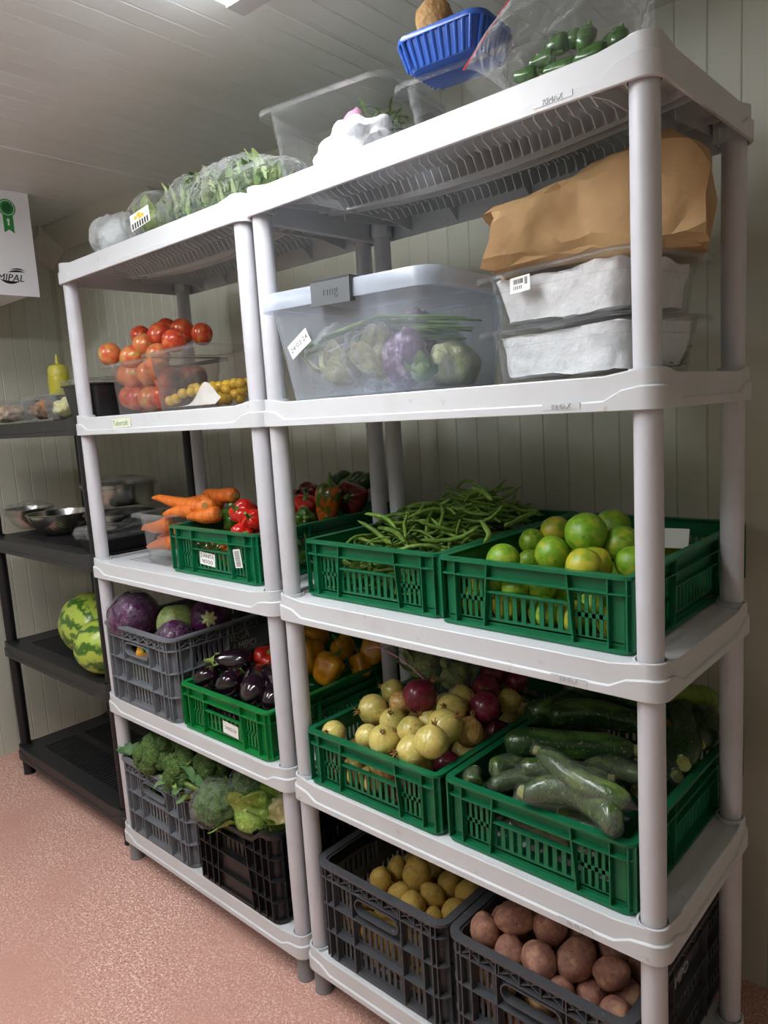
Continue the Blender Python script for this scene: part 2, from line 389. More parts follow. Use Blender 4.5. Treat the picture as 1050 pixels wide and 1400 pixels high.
def green_crate_meshes(m):
    out = {}
    w, d, H, r = GW, GD, GH, .022
    RD_, t = .013, .0026                       # rib depth, wall thickness
    mb = MB(); ringband(mb, w, d, r, 0, .0165, H-.006, H)
    ringband(mb, w, d, r, .0135, .0165, H-.028, H-.004); out['rim'] = mb.mesh('rim', m)
    mb = MB(); ringband(mb, w-.004, d-.004, r, 0, .016, 0, .007); ringband(mb, w-.004, d-.004, r, 0, .0145, .096, .0988)
    corner_walls(mb, w, d, r, RD_, t, .004, H-.004)
    nb = 11
    for k in range(nb):
        y = -d/2+.02+(d-.04)*(k+.5)/nb; mb.box(-w/2+.014, w/2-.014, y-.014, y+.014, .001, .005)
    for k in range(5):
        x = -w/2+.03+(w-.06)*k/4; mb.box(x-.012, x+.012, -d/2+.014, d/2-.014, .0015, .0055)
    out['base'] = mb.mesh('base', m)
    for nm, L, fn in side_frames(w, d):
        mb = MB(); f = L/GW
        v0, v1 = RD_, RD_+t
        mb.box(r-.001, L-r+.001, v0, v1, .005, .016, fn); mb.box(r-.001, L-r+.001, v0, v1, .092, H-.004, fn)
        def rib(u, lean=0, th=.0024, z0=.006, z1=H-.005):
            mb.box(u-th/2, u+th/2, .0015, v0+.0005, z0, z1, lambda a, b, z: fn(a+lean*(z-z0)/(z1-z0), b, z))
        us = [.012, .044*f if f < 1.2 else .05, .112 if f < 1.2 else .18]
        a, b, c = us[0], us[1], us[2]
        for u in (a, b): rib(u); rib(L-u)
        rib(c-.006, .010, .003); rib(L-c+.006, -.010, .003)
        for u in (c+.0, L-c-.0): pass
        # solid ends
        mb.box(r-.001, b, v0, v1, .014, .094, fn); mb.box(L-b, L-r+.001, v0, v1, .014, .094, fn)
        nw = 5 if f < 1.2 else 9
        for (p, q) in ((b, c), (L-c, L-b)): slots(mb, fn, p, q, .013, .094, v0, v1, nw, .5, 2, .005)
        top = .073
        slots(mb, fn, c, L-c, .013, top, v0, v1, 9 if f < 1.2 else 13, .5, 1, .008)
        mb.box(c, L-c, .004, v1, top-.003, top, fn)
        if nm in ('left', 'right'): mb.box(c, L-c, v0, v1, top-.001, .094, fn)
        out[nm] = mb.mesh('side_panel', m, 20)
    return out
GREEN = green_crate_meshes('green_crate'); LEAF = green_crate_meshes('leaf_crate')
def green_crate(label, x, y, z, rz=0, meshes=None):
    c = thing('produce_crate', label, 'crate', (x+GW/2, y+GD/2, z), rz, 'green vented produce crates')
    ms = meshes or GREEN
    link('base', ms['base'], c); link('rim', ms['rim'], c)
    for s in ('front', 'back', 'left', 'right'): link('side_panel', ms[s], c)
    return c
TW, TD, TH_ = .385, .575, .248
def tall_crate_meshes(m):
    out = {}
    w, d, H, r = TW, TD, TH_, .034
    dep, t = .017, .0028
    lv = (.076, .146, .212)
    mb = MB(); ringband(mb, w+.006, d+.006, r, 0, .019, H-.007, H); ringband(mb, w, d, r, dep-.001, dep+t, .214, H-.005)
    out['rim'] = mb.mesh('rim', m)
    mb = MB(); ringband(mb, w-.012, d-.012, r, 0, .016, 0, .009)
    for z in lv: ringband(mb, w, d, r, .001, dep+.001, z-.0014, z+.0014)
    corner_walls(mb, w, d, r, dep, t, .005, H-.005)
    for (sx, sy, a0) in ((1, 1, 0), (-1, 1, 90), (-1, -1, 180), (1, -1, 270)):
        for a in (20, 70):
            cx, cy = sx*(w/2-r), sy*(d/2-r); q = R(a0+a); dx, dy = math.cos(q), math.sin(q)
            e = (-dy*.0012, dx*.0012)
            p0 = (cx+dx*(r-dep), cy+dy*(r-dep)); p1 = (cx+dx*(r-.001), cy+dy*(r-.001))
            mb.add([(p0[0]-e[0], p0[1]-e[1], .007), (p1[0]-e[0], p1[1]-e[1], .007), (p1[0]+e[0], p1[1]+e[1], .007), (p0[0]+e[0], p0[1]+e[1], .007),
                    (p0[0]-e[0], p0[1]-e[1], H-.006), (p1[0]-e[0], p1[1]-e[1], H-.006), (p1[0]+e[0], p1[1]+e[1], H-.006), (p0[0]+e[0], p0[1]+e[1], H-.006)],
                   [(0,1,5,4), (1,2,6,5), (2,3,7,6), (3,0,4,7), (0,3,2,1), (4,5,6,7)])
    for k in range(11):
        y = -d/2+.03+(d-.06)*k/10; mb.box(-w/2+.016, w/2-.016, y-.012, y+.012, .001, .006)
    for k in range(5):
        x = -w/2+.03+(w-.06)*k/4; mb.box(x-.01, x+.01, -d/2+.016, d/2-.016, .0015, .0065)
    out['base'] = mb.mesh('base', m)
    for nm, L, fn in side_frames(w, d):
        mb = MB(); long = L > .5
        v0, v1 = dep, dep+t
        cols = [r, .058, .118, L-.118, L-.058, L-r] if not long else [r, .07, .20, L-.20, L-.07, L-r]
        for i, u in enumerate(cols):
            mb.box(u-.0014, u+.0014, .001, v0+.0005, .006, H-.006, fn)
        # truss band under the rim
        nb = 7 if not long else 11
        xs = [r+(L-2*r)*k/nb for k in range(nb+1)]
        mb.box(r-.001, L-r+.001, v0, v1, .212, H-.005, fn)
        for k in range(nb):
            a, b = xs[k], xs[k+1]
            for (p, q) in ((a, b), (b, a)):
                mb.box(0, 1, .004, v0+.0005, 0, 1, lambda u, v, z: fn(p+(q-p)*u, v, .214+(.024*u)+.003*z))
            mb.box(a-.001, a+.001, .002, v0+.0005, .21, H-.006, fn)
        rows = [(.008, .076), (.076, .146), (.146, .213)]
        for i, (z0, z1) in enumerate(rows):
            mb.box(r-.001, cols[1], v0, v1, z0, z1, fn); mb.box(cols[4], L-r+.001, v0, v1, z0, z1, fn)
            for p, q in ((cols[1], cols[2]), (cols[3], cols[4])): slots(mb, fn, p, q, z0, z1, v0, v1, 4 if not long else 7, .5, 1, .009)
            p, q = cols[2], cols[3]
            if i < 2: slots(mb, fn, p, q, z0, z1, v0, v1, 8 if not long else 9, .5, 1, .009)
            elif long: mb.box(p, q, v0, v1, z0, z1, fn)
            else:
                # hand hole with a rounded frame
                mb.box(p, q, v0, v1, z0, .163, fn); mb.box(p, q, v0, v1, .205, z1, fn)
                mb.box(p, p+.008, v0, v1, .16, .208, fn); mb.box(q-.008, q, v0, v1, .16, .208, fn)
                def arc(off, v):
                    a_, b_, zc, h = p+.008+off, q-.008-off, .184, .020-off; pts = []
                    for k in range(9): al = R(90+180*k/8); pts.append(fn(a_+h+h*math.cos(al), v, zc+h*math.sin(al)))
                    for k in range(9): al = R(-90+180*k/8); pts.append(fn(b_-h+h*math.cos(al), v, zc+h*math.sin(al)))
                    return pts
                mb.loft([arc(0, .002), arc(.003, .002), arc(.003, v1+.002), arc(0, v1+.002)], loop=True)
        out[nm] = mb.mesh('side_panel', m, 20)
    return out
TALL = tall_crate_meshes('grey_crate'); DTALL = tall_crate_meshes('dark_grey_crate')
def tall_crate(label, x, y, z, ms, sign=True, group='tall grey slatted produce crates'):
    c = thing('slatted_crate', label, 'crate', (x+TW/2, y+TD/2, z), 0, group)
    link('base', ms['base'], c); link('rim', ms['rim'], c)
    for s in ('front', 'back', 'left', 'right'):
        p = link('side_panel', ms[s], c)
        if sign and s == 'right':
            for dz, w_ in ((.012, 'MEGA'), (-.020, 'CAMPO')):
                text(w_, .034, 'crate_letter', p, (TW/2-.0165, -.0+(-.045 if w_ == 'MEGA' else -.035), .180+dz), (R(90), 0, R(90)), .0008)
    return c
mat('crate_letter', (190, 192, 194), .5)
BW, BD, BH = .375, .56, .248
def black_crate_meshes(m):
    out = {}
    w, d, H, r = BW, BD, BH, .03
    dep, t = .015, .0028
    def dip(x, y): return -.030*smst(.14, .085, abs(x)) if y < -d/2+.05 else 0
    mb = MB()
    pts = rr(w, d, r, H, 5)
    def dense(ins, z):
        q = rr(w-2*ins, d-2*ins, max(r-ins, .002), z, 5); o = []
        for i, p in enumerate(q):
            n = q[(i+1) % len(q)]; o.append(p)
            if p[1] < -d/2+.05 and n[1] < -d/2+.05 and abs(p[0]-n[0]) > .1:
                for k in range(1, 24): o.append((p[0]+(n[0]-p[0])*k/24, p[1]+(n[1]-p[1])*k/24, z))
        return [(x, y, z_+dip(x, y)) for x, y, z_ in o]
    mb.loft([dense(0, H-.012), dense(0, H), dense(.018, H), dense(.018, H-.012)], loop=True)
    out['rim'] = mb.mesh('rim', m)
    mb = MB(); ringband(mb, w-.01, d-.01, r, 0, .016, 0, .010)
    for z in (.062, .122, .182): ringband(mb, w, d, r, .001, dep+.001, z-.0014, z+.0014)
    corner_walls(mb, w, d, r, dep, t, .005, H-.008)
    for k in range(11):
        y = -d/2+.03+(d-.06)*k/10; mb.box(-w/2+.016, w/2-.016, y-.012, y+.012, .001, .006)
    for k in range(5):
        x = -w/2+.03+(w-.06)*k/4; mb.box(x-.01, x+.01, -d/2+.016, d/2-.016, .0015, .0065)
    out['base'] = mb.mesh('base', m)
    for nm, L, fn in side_frames(w, d):
        mb = MB(); v0, v1 = dep, dep+t; c = .115 if L < .5 else .2
        for u in (r, r+.026, .086): mb.box(u-.0014, u+.0014, .001, v0+.0005, .006, H-.012, fn); mb.box(L-u-.0014, L-u+.0014, .001, v0+.0005, .006, H-.012, fn)
        for p, q in ((r-.001, .086), (L-.086, L-r+.001)): mb.box(p, q, v0, v1, .006, H-.01, fn)
        for z0, z1 in ((.008, .062), (.062, .122), (.122, .182)):
            for p, q in ((.086, c), (L-c, L-.086)): slots(mb, fn, p, q, z0, z1, v0, v1, 3 if L < .5 else 6, .5, 1, .007)
        ztop = .236 if nm != 'front' else .205
        for p, q in ((.086, c), (L-c, L-.086)): mb.box(p, q, v0, v1, .18, ztop, fn)
        for s_ in (1, -1):
            mb.box(0, .003, .0005, v1, .006, ztop-.004, lambda u, v, z: fn((c-.008+.018*(z/.2)+u) if s_ > 0 else L-(c-.008+.018*(z/.2)+u), v, z))
        # smooth middle panel with a strip of openings over it
        mb.box(c-.01, L-c+.01, v0-.004, v1, .006, .128, fn)
        slots(mb, fn, c, L-c, .126, .172, v0, v1, 7, .62, 1, .006)
        mb.box(c, c+.012, v0, v1, .17, ztop, fn); mb.box(L-c-.012, L-c, v0, v1, .17, ztop, fn); mb.box(L/2-.006, L/2+.006, v0, v1, .17, ztop, fn)
        if nm in ('left', 'right'): mb.box(c, L-c, v0, v1, .17, ztop, fn)
        out[nm] = mb.mesh('side_panel', m, 20)
    return out
BLK = black_crate_meshes('black_crate')
LV = [z+DECK+.001 for z in ZL]
# left edge, front edge, shelf height of every crate
CR = dict(lime=(.4475, .040, LV[2]), bean=(.0545, .050, LV[2]), pepper=(-.500, .042, LV[2]),
          onion=(.056, .012, LV[1]), zucchini=(.452, .020, LV[1]), eggplant=(-.474, .012, LV[1]),
          cabbage=(-.866, .000, LV[1]), broccoli=(-.858, .000, LV[0]), sprout=(-.462, .002, LV[0]), yellowp=(.056, .010, LV[0]), redp=(.450, .008, LV[0]))
green_crate('green vented crate filled with limes', *CR['lime'])
green_crate('green vented crate heaped with green beans', *CR['bean'])
pepper_crate = green_crate('green vented crate of bell peppers beside the pan of carrots', *CR['pepper'])
green_crate('green vented crate filled with onions', *CR['onion'])
green_crate('green vented crate of film-wrapped cucumbers and zucchini', *CR['zucchini'])
egg_crate = green_crate('bright green vented crate of eggplants', *CR['eggplant'], meshes=LEAF)
tall_crate('grey slatted crate of purple and green cabbages', *CR['cabbage'], TALL)
tall_crate('grey slatted crate of broccoli on the bottom shelf', *CR['broccoli'], TALL)
tall_crate('dark grey slatted crate of yellow potatoes', *CR['yellowp'], DTALL)
tall_crate('grey slatted crate of reddish brown potatoes', *CR['redp'], DTALL)
bc = thing('slatted_crate', 'black crate with a dipped front edge holding cabbage and cauliflower', 'crate', (CR['sprout'][0]+BW/2, CR['sprout'][1]+BD/2, CR['sprout'][2]))
for k, nm in (('base', 'base'), ('rim', 'rim'), ('front', 'side_panel'), ('back', 'side_panel'), ('left', 'side_panel'), ('right', 'side_panel')): link(nm, BLK[k], bc)
# paper stickers
mat('paper_label', (238, 238, 234), .6); mat('ink', (40, 40, 44), .6); mat('ink_grey', (120, 116, 120), .6); mat('ink_green', (60, 130, 96), .6)
mat('tape', (226, 230, 206), .5)
def sticker(parent, w, h, loc, rot, lines, m='paper_label', tm='ink', size=.012):
    e = MB().box(-w/2, w/2, -h/2, h/2, 0, .0006).obj('sticker', m, parent); e.location = loc; e.rotation_euler = rot
    n = len(lines)
    for i, t in enumerate(lines): text(t, size, tm, e, (0, ((n-1)/2-i)*size*1.05, .0007), (0, 0, 0), .0002, 'handwriting')
    return e
def bars(e, x0, x1, y0, y1, n, m='ink', vert=True):
    mb = MB(); q = random.Random(3)
    for k in range(n):
        a = x0+(x1-x0)*k/n; mb.box(a, a+(x1-x0)/n*q.uniform(.3, .75), y0, y1, .0006, .0009) if vert else mb.box(y0, y1, a, a+(x1-x0)/n*.5, .0006, .0009)
    mb.obj('printed_bars', m, e)
FR = (R(90), 0, 0)
sticker(pepper_crate, .068, .034, (-.028, -GD/2+.0118, .046), (R(90), R(4), 0), ['JUANITA', 'NOOO'], size=.015)
e = sticker(pepper_crate, .030, .048, (.106, -GD/2+.0118, .060), (R(90), R(-8), 0), [])
bars(e, -.020, .020, -.010, .010, 12, 'ink', False)
sticker(egg_crate, .066, .034, (.022, -GD/2+.0118, .040), (R(90), R(3), 0), ['24/02/24'], tm='ink_grey', size=.014)
t = sticker(shelf_b, .100, .024, (.292, .0035, ZL[3]+.0295), (R(90), R(-1), 0), ['Tuberculos'], 'tape', 'ink_green', .021)
MB().box(.043, .052, -.012, .012, .0006, .004).obj('folded_end', 'tape', t)
# ------------------------------------------------------------------ vegetables: shapes
def nz(p, f, s): return noise.noise(Vector((p[0]*f+s*3.1, p[1]*f-s*1.7, p[2]*f+s*.9)))
ICO = {}
def ico(sub):
    if sub not in ICO:
        bm = bmesh.new(); bmesh.ops.create_icosphere(bm, subdivisions=sub, radius=1)
        ICO[sub] = ([v.co.copy() for v in bm.verts], [tuple(v.index for v in f.verts) for f in bm.faces]); bm.free()
    return ICO[sub]
def blob(name, m, rx, ry, rz, amp=.05, freq=1.5, seed=0, sub=3, fn=None):
    vs, fs = ico(sub); mb = MB(); o = []
    for v in vs:
        k = 1+amp*nz(v, freq, seed)
        p = Vector((v.x*rx*k, v.y*ry*k, v.z*rz*k))
        if fn: p = fn(p, v)
        o.append(p)
    mb.add(o, fs); return mb.mesh(name, m, 180)
def curve_pts(p0, p1, sag, n, side=(0, 0, 1)):
    a, b = Vector(p0), Vector(p1); s = Vector(side)
    return [a.lerp(b, i/n) + s*sag*math.sin(math.pi*i/n) for i in range(n+1)]
mat('tomato', (196, 70, 44), .25, coat=.25, var=[(9, (212, 122, 62), .48, .68, 1), (14, (180, 48, 34), .55, .75, 1)], k=0.14)
mat('tomato_pale', (208, 126, 72), .28, coat=.25, var=[(9, (198, 88, 56), .45, .65, 1), (11, (172, 158, 76), .58, .72, 1)], k=0.14)
mat('cherry', (218, 170, 44), .25, coat=.3, var=[(20, (170, 176, 50), .5, .65, 1)], k=0.14)
mat('calyx', (86, 110, 44), .6)
mat('lime', (118, 164, 38), .33, var=[(14, (168, 180, 52), .50, .70, 1), (22, (86, 134, 30), .55, .75, 1)], bump=(420, .12), coat=.15, k=0.14)
mat('lime_yellow', (182, 176, 50), .33, var=[(12, (126, 156, 40), .48, .66, 1)], bump=(420, .12), coat=.15, k=0.14)
mat('onion', (208, 190, 104), .3, var=[(6, (178, 172, 84), .45, .65, 2), (5, (222, 206, 140), .52, .68, 3, (9, 9, .6)), (26, (150, 104, 52), .66, .74, 3)], coat=.25, k=0.14)
mat('onion_brown', (186, 142, 76), .35, var=[(5, (214, 190, 120), .45, .65, 3, (8, 8, .6)), (20, (126, 82, 44), .6, .72, 3)], coat=.2, k=0.14)
mat('onion_red', (112, 30, 50), .3, var=[(5, (146, 60, 74), .5, .68, 3, (9, 9, .6)), (9, (76, 18, 34), .5, .7, 2)], coat=.25, k=0.14)
mat('onion_tip', (150, 112, 66), .8)
mat('potato_red', (152, 106, 92), .6, var=[(18, (174, 130, 106), .45, .65, 3), (40, (118, 76, 66), .58, .72, 3), (9, (190, 148, 112), .55, .75, 2)], bump=(90, .2), k=0.14)
mat('potato_tan', (198, 160, 108), .6, var=[(18, (178, 134, 92), .48, .68, 3), (50, (150, 108, 70), .62, .74, 2)], bump=(90, .2), k=0.14)
mat('potato_yellow', (204, 172, 84), .55, var=[(16, (184, 148, 70), .48, .68, 3), (60, (112, 84, 40), .66, .73, 2)], bump=(80, .2), k=0.14)
mat('carrot', (226, 122, 42), .45, var=[(5, (204, 98, 32), .45, .65, 3, (1, 1, 9)), (50, (170, 84, 34), .66, .78, 2)], bump=(60, .25), k=0.35)
mat('carrot_end', (150, 126, 62), .8)
mat('pepper_red', (188, 28, 20), .18, coat=.6, var=[(10, (206, 60, 26), .52, .72, 1)], k=0.14)
mat('pepper_dark', (106, 22, 20), .2, coat=.6, var=[(10, (74, 40, 20), .5, .7, 1)], k=0.14)
mat('pepper_mix', (76, 96, 28), .2, coat=.6, var=[(13, (196, 92, 26), .5, .6, 1)], k=0.14)
mat('pepper_green', (52, 90, 26), .2, coat=.6, var=[(12, (84, 116, 36), .5, .7, 1)], k=0.14)
mat('pepper_yellow', (214, 150, 24), .2, coat=.6, var=[(10, (196, 122, 20), .5, .7, 1)], k=0.14)
mat('stem_green', (92, 130, 52), .55)
mat('eggplant', (24, 9, 22), .12, coat=.9, var=[(8, (40, 14, 32), .5, .75, 1)], k=0.35)
mat('eggplant_cap', (132, 150, 78), .6)
mat('zucchini', (30, 58, 24), .3, coat=.25, var=[(26, (76, 108, 48), .52, .66, 3, (1, 1, .25)), (120, (110, 136, 74), .64, .72, 1)], k=0.35)
mat('zucchini_pale', (58, 86, 36), .18, coat=.8, var=[(30, (104, 130, 62), .50, .64, 4, (1, 1, .35)), (80, (140, 160, 96), .64, .74, 2)], bump=(60, .3), k=0.35)
mat('zucchini_lit', (112, 134, 40), .3, coat=.2, var=[(26, (84, 108, 34), .5, .68, 2)], k=0.35)  # lit copy of the zucchini green: the light is in the colour
mat('cuke_end', (150, 160, 92), .6)
mat('bean', (104, 138, 52), .45, var=[(30, (132, 160, 74), .5, .68, 2), (12, (84, 116, 42), .5, .7, 2)], k=0.35)
mat('chili', (58, 100, 36), .25, coat=.4, var=[(16, (36, 72, 26), .5, .7, 1)], k=0.35)
mat('purple_cabbage', (84, 30, 80), .3, coat=.4, var=[(50, (56, 16, 56), .45, .62, 4), (90, (150, 92, 138), .62, .70, 5)], bump=(60, .9))
mat('green_cabbage', (146, 164, 96), .35, coat=.2, var=[(40, (118, 140, 72), .45, .66, 4), (90, (186, 196, 140), .58, .70, 4)], bump=(60, .6))
mat('cabbage_leaf', (152, 182, 84), .42, var=[(40, (116, 150, 60), .45, .66, 4), (90, (204, 216, 146), .58, .70, 4)], bump=(70, .9))
mat('pale_stalk', (206, 214, 150), .45, var=[(12, (176, 190, 116), .5, .7)])
mat('broccoli', (88, 120, 58), .7, var=[(220, (126, 156, 78), .48, .62, 3), (60, (60, 90, 44), .5, .7, 3)], bump=(420, 1.0))
mat('broccoli_stalk', (140, 164, 84), .5, var=[(14, (112, 138, 64), .45, .7)])
mat('broccoli_leaf', (82, 118, 70), .5, var=[(12, (116, 148, 96), .5, .7)])
mat('cauliflower', (214, 202, 154), .6, var=[(18, (176, 156, 104), .5, .68, 3), (8, (156, 160, 84), .55, .75, 2)], bump=(60, .6))
mat('herb', (92, 130, 62), .5, var=[(20, (148, 178, 108), .48, .66, 2), (9, (60, 96, 42), .5, .7, 2)])
mat('herb_pale', (168, 190, 124), .5, var=[(20, (206, 216, 172), .48, .66, 2), (9, (112, 146, 76), .5, .7, 2)])
def melon_mat():
    m = mat('watermelon', (150, 176, 62), .35, coat=.2); nt = m.node_tree; L = nt.links.new; b = nt.nodes['Principled BSDF']
    tc = nd(nt, 'ShaderNodeTexCoord'); sp = nd(nt, 'ShaderNodeSeparateXYZ'); L(tc.outputs['Object'], sp.inputs[0])
    an = nd(nt, 'ShaderNodeMath', operation='ARCTAN2'); L(sp.outputs['Y'], an.inputs[0]); L(sp.outputs['Z'], an.inputs[1])
    n1 = nd(nt, 'ShaderNodeTexNoise'); n1.inputs['Scale'].default_value = 30; n1.inputs['Detail'].default_value = 5; L(tc.outputs['Object'], n1.inputs['Vector'])
    ma = nd(nt, 'ShaderNodeMath', operation='MULTIPLY_ADD'); ma.inputs[1].default_value = 9
    mb_ = nd(nt, 'ShaderNodeMath', operation='MULTIPLY'); mb_.inputs[1].default_value = 11; L(n1.outputs['Fac'], mb_.inputs[0])
    L(an.outputs[0], ma.inputs[0]); L(mb_.outputs[0], ma.inputs[2])
    sn = nd(nt, 'ShaderNodeMath', operation='SINE'); L(ma.outputs[0], sn.inputs[0])
    rp = nd(nt, 'ShaderNodeValToRGB'); e = rp.color_ramp.elements
    e[0].position = .12; e[0].color = srgb((60, 100, 28))+(1,); e[1].position = .66; e[1].color = srgb((164, 184, 72))+(1,)
    mr = nd(nt, 'ShaderNodeMapRange'); mr.inputs[1].default_value = -1; L(sn.outputs[0], mr.inputs[0]); L(mr.outputs[0], rp.inputs[0])
    L(rp.outputs[0], b.inputs['Base Color'])
melon_mat()
film('wrap', (253, 253, 253), .03, .08, .5, (240, 242, 242), bump=(45, 1.0), diff=.6)
film('bag', (252, 253, 252), .06, .12, .7, (240, 244, 244), bump=(22, 1.0), diff=.8)
film('zip_bag', (253, 253, 253), .04, .10, .7, (240, 243, 243), bump=(14, .9), diff=.7)
film('cloudy_bag', (240, 242, 242), .36, .3, .5, (232, 236, 238), bump=(20, .9))
film('clear_pan', (253, 253, 253), .025, .06, .55, (236, 240, 240), diff=.5)
film('smoky_pan', (252, 250, 248), .03, .07, .55, (230, 224, 220), diff=.5)
film('frosted', (251, 252, 254), .14, .3, .35, (222, 231, 243))
film('frosted_lid', (247, 250, 254), .34, .3, .35, (216, 228, 244))
# ---- prototypes: each a mesh, plus meshes of the parts that ride on it
PROTO = {}
def proto(k, me, parts=()): PROTO.setdefault(k, []).append((me, parts)); return me
for i in range(4):
    r = random.Random(i)
    def tomf(p, v): return p + Vector((0, 0, -.10*math.exp(-((v.x**2+v.y**2)/.12))*p.length*(1 if v.z > 0 else .3)))
    for kk, mm in (('tomato', 'tomato'), ('tomato_pale', 'tomato_pale')):
        cal = MB()
        for q in range(5):
            a = 2*math.pi*q/5+i; d = Vector((math.cos(a), math.sin(a), 0))
            e = d.cross(Vector((0, 0, 1)))*.13
            cal.add([Vector((0, 0, .90)), d*.28+e+Vector((0, 0, .93)), d*.55+Vector((0, 0, .88)), d*.28-e+Vector((0, 0, .93))], [(0, 1, 2, 3)])
        cal.cyl((0, 0, .86), (.05, 0, 1.02), .05, .04, 6)
        proto(kk, blob(kk, mm, 1.0, .97, 1.06+.05*(i % 2), .05, 1.2, i, 3, tomf), (('calyx', cal.mesh('calyx', 'calyx')),))
    proto('cherry', blob('cherry', 'cherry', 1, 1, 1.08, .03, 1, i, 2))
    def limef(p, v): return p*(1+.10*max(0, abs(v.z)-.9)/.1*.6)
    for kk in ('lime', 'lime_yellow'):
        st = MB().cyl((0, 0, 1.0), (0, 0, 1.10), .09, .07, 8).mesh('stem_button', 'calyx')
        proto(kk, blob('lime', kk, 1, 1, 1.04, .05, 1.1, i, 3, limef), (('stem_button', st),))
    def onf(p, v):
        k = max(0, v.z); return Vector((p.x*(1-.25*k**6), p.y*(1-.25*k**6), p.z+.16*k**8))
    for kk in ('onion', 'onion_brown', 'onion_red'):
        tip = MB()
        for q in range(5):
            a = 2*math.pi*q/5; l = r.uniform(.25, .5)
            tip.tube([(.06*math.cos(a), .06*math.sin(a), 1.0), (.13*math.cos(a), .13*math.sin(a), 1.0+l*.6), (.2*math.cos(a)+r.uniform(-.1, .1), .2*math.sin(a), 1.0+l)], [.09, .05, .01], 5)
        root = MB()
        for q in range(9):
            a = 2*math.pi*q/9; root.tube([(.05*math.cos(a), .05*math.sin(a), -.9), (.2*math.cos(a), .2*math.sin(a), -1.03)], [.03, .01], 4)
        proto(kk, blob(kk, kk, 1, 1, .94, .05, 1.2, i, 3, onf), (('dry_tip', tip.mesh('dry_tip', 'onion_tip')), ('root_tuft', root.mesh('root_tuft', 'onion_tip'))))
    for kk in ('potato_red', 'potato_tan', 'potato_yellow'):
        proto(kk, blob('potato', kk, 1.12+.08*i % .2, .94, .9, .16, 1.3, i+7, 3))
# bell pepper: lobed body, dimple and stem
def pepper_me(m, seed, tall=1.15):
    r = random.Random(seed); n, K = 28, 14; rings = []; lobes = 3+seed % 2
    for j in range(K+1):
        t = j/K; z = tall*(1-2*t)
        rad = [.0, .42, .78, .95, 1.0, 1.0, .98, .95, .92, .88, .83, .76, .64, .4, .0][j]
        if j == 0: z -= .22
        if j == 1: z -= .02
        if j == K: z += .16
        ring = []
        for k in range(n):
            a = 2*math.pi*k/n; lob = 1+.11*math.cos(lobes*a+seed)*min(1, (t*3+.4)) - .04*math.cos(2*lobes*a)
            q = rad*lob; wob = 1+.05*nz((math.cos(a), math.sin(a), z), 1.3, seed)
            ring.append((q*math.cos(a)*wob, q*math.sin(a)*wob, z+.06*math.cos(lobes*a+seed)*(1 if j < 3 else 0)))
        rings.append(ring)
    me = MB().loft(rings, True, True, True).mesh('pepper', m, 180)
    st = MB().tube([(0, 0, tall-.26), (0, 0, tall-.08), (.05, .02, tall+.14), (.10, .03, tall+.34)], [.30, .16, .10, .12], 9).mesh('stem', 'stem_green')
    return me, (('stem', st),)
for i in range(3):
    for kk in ('pepper_red', 'pepper_dark', 'pepper_mix', 'pepper_green', 'pepper_yellow'):
        me, pp = pepper_me(kk, i+len(kk), 1.15+.1*i); proto(kk, me, pp)
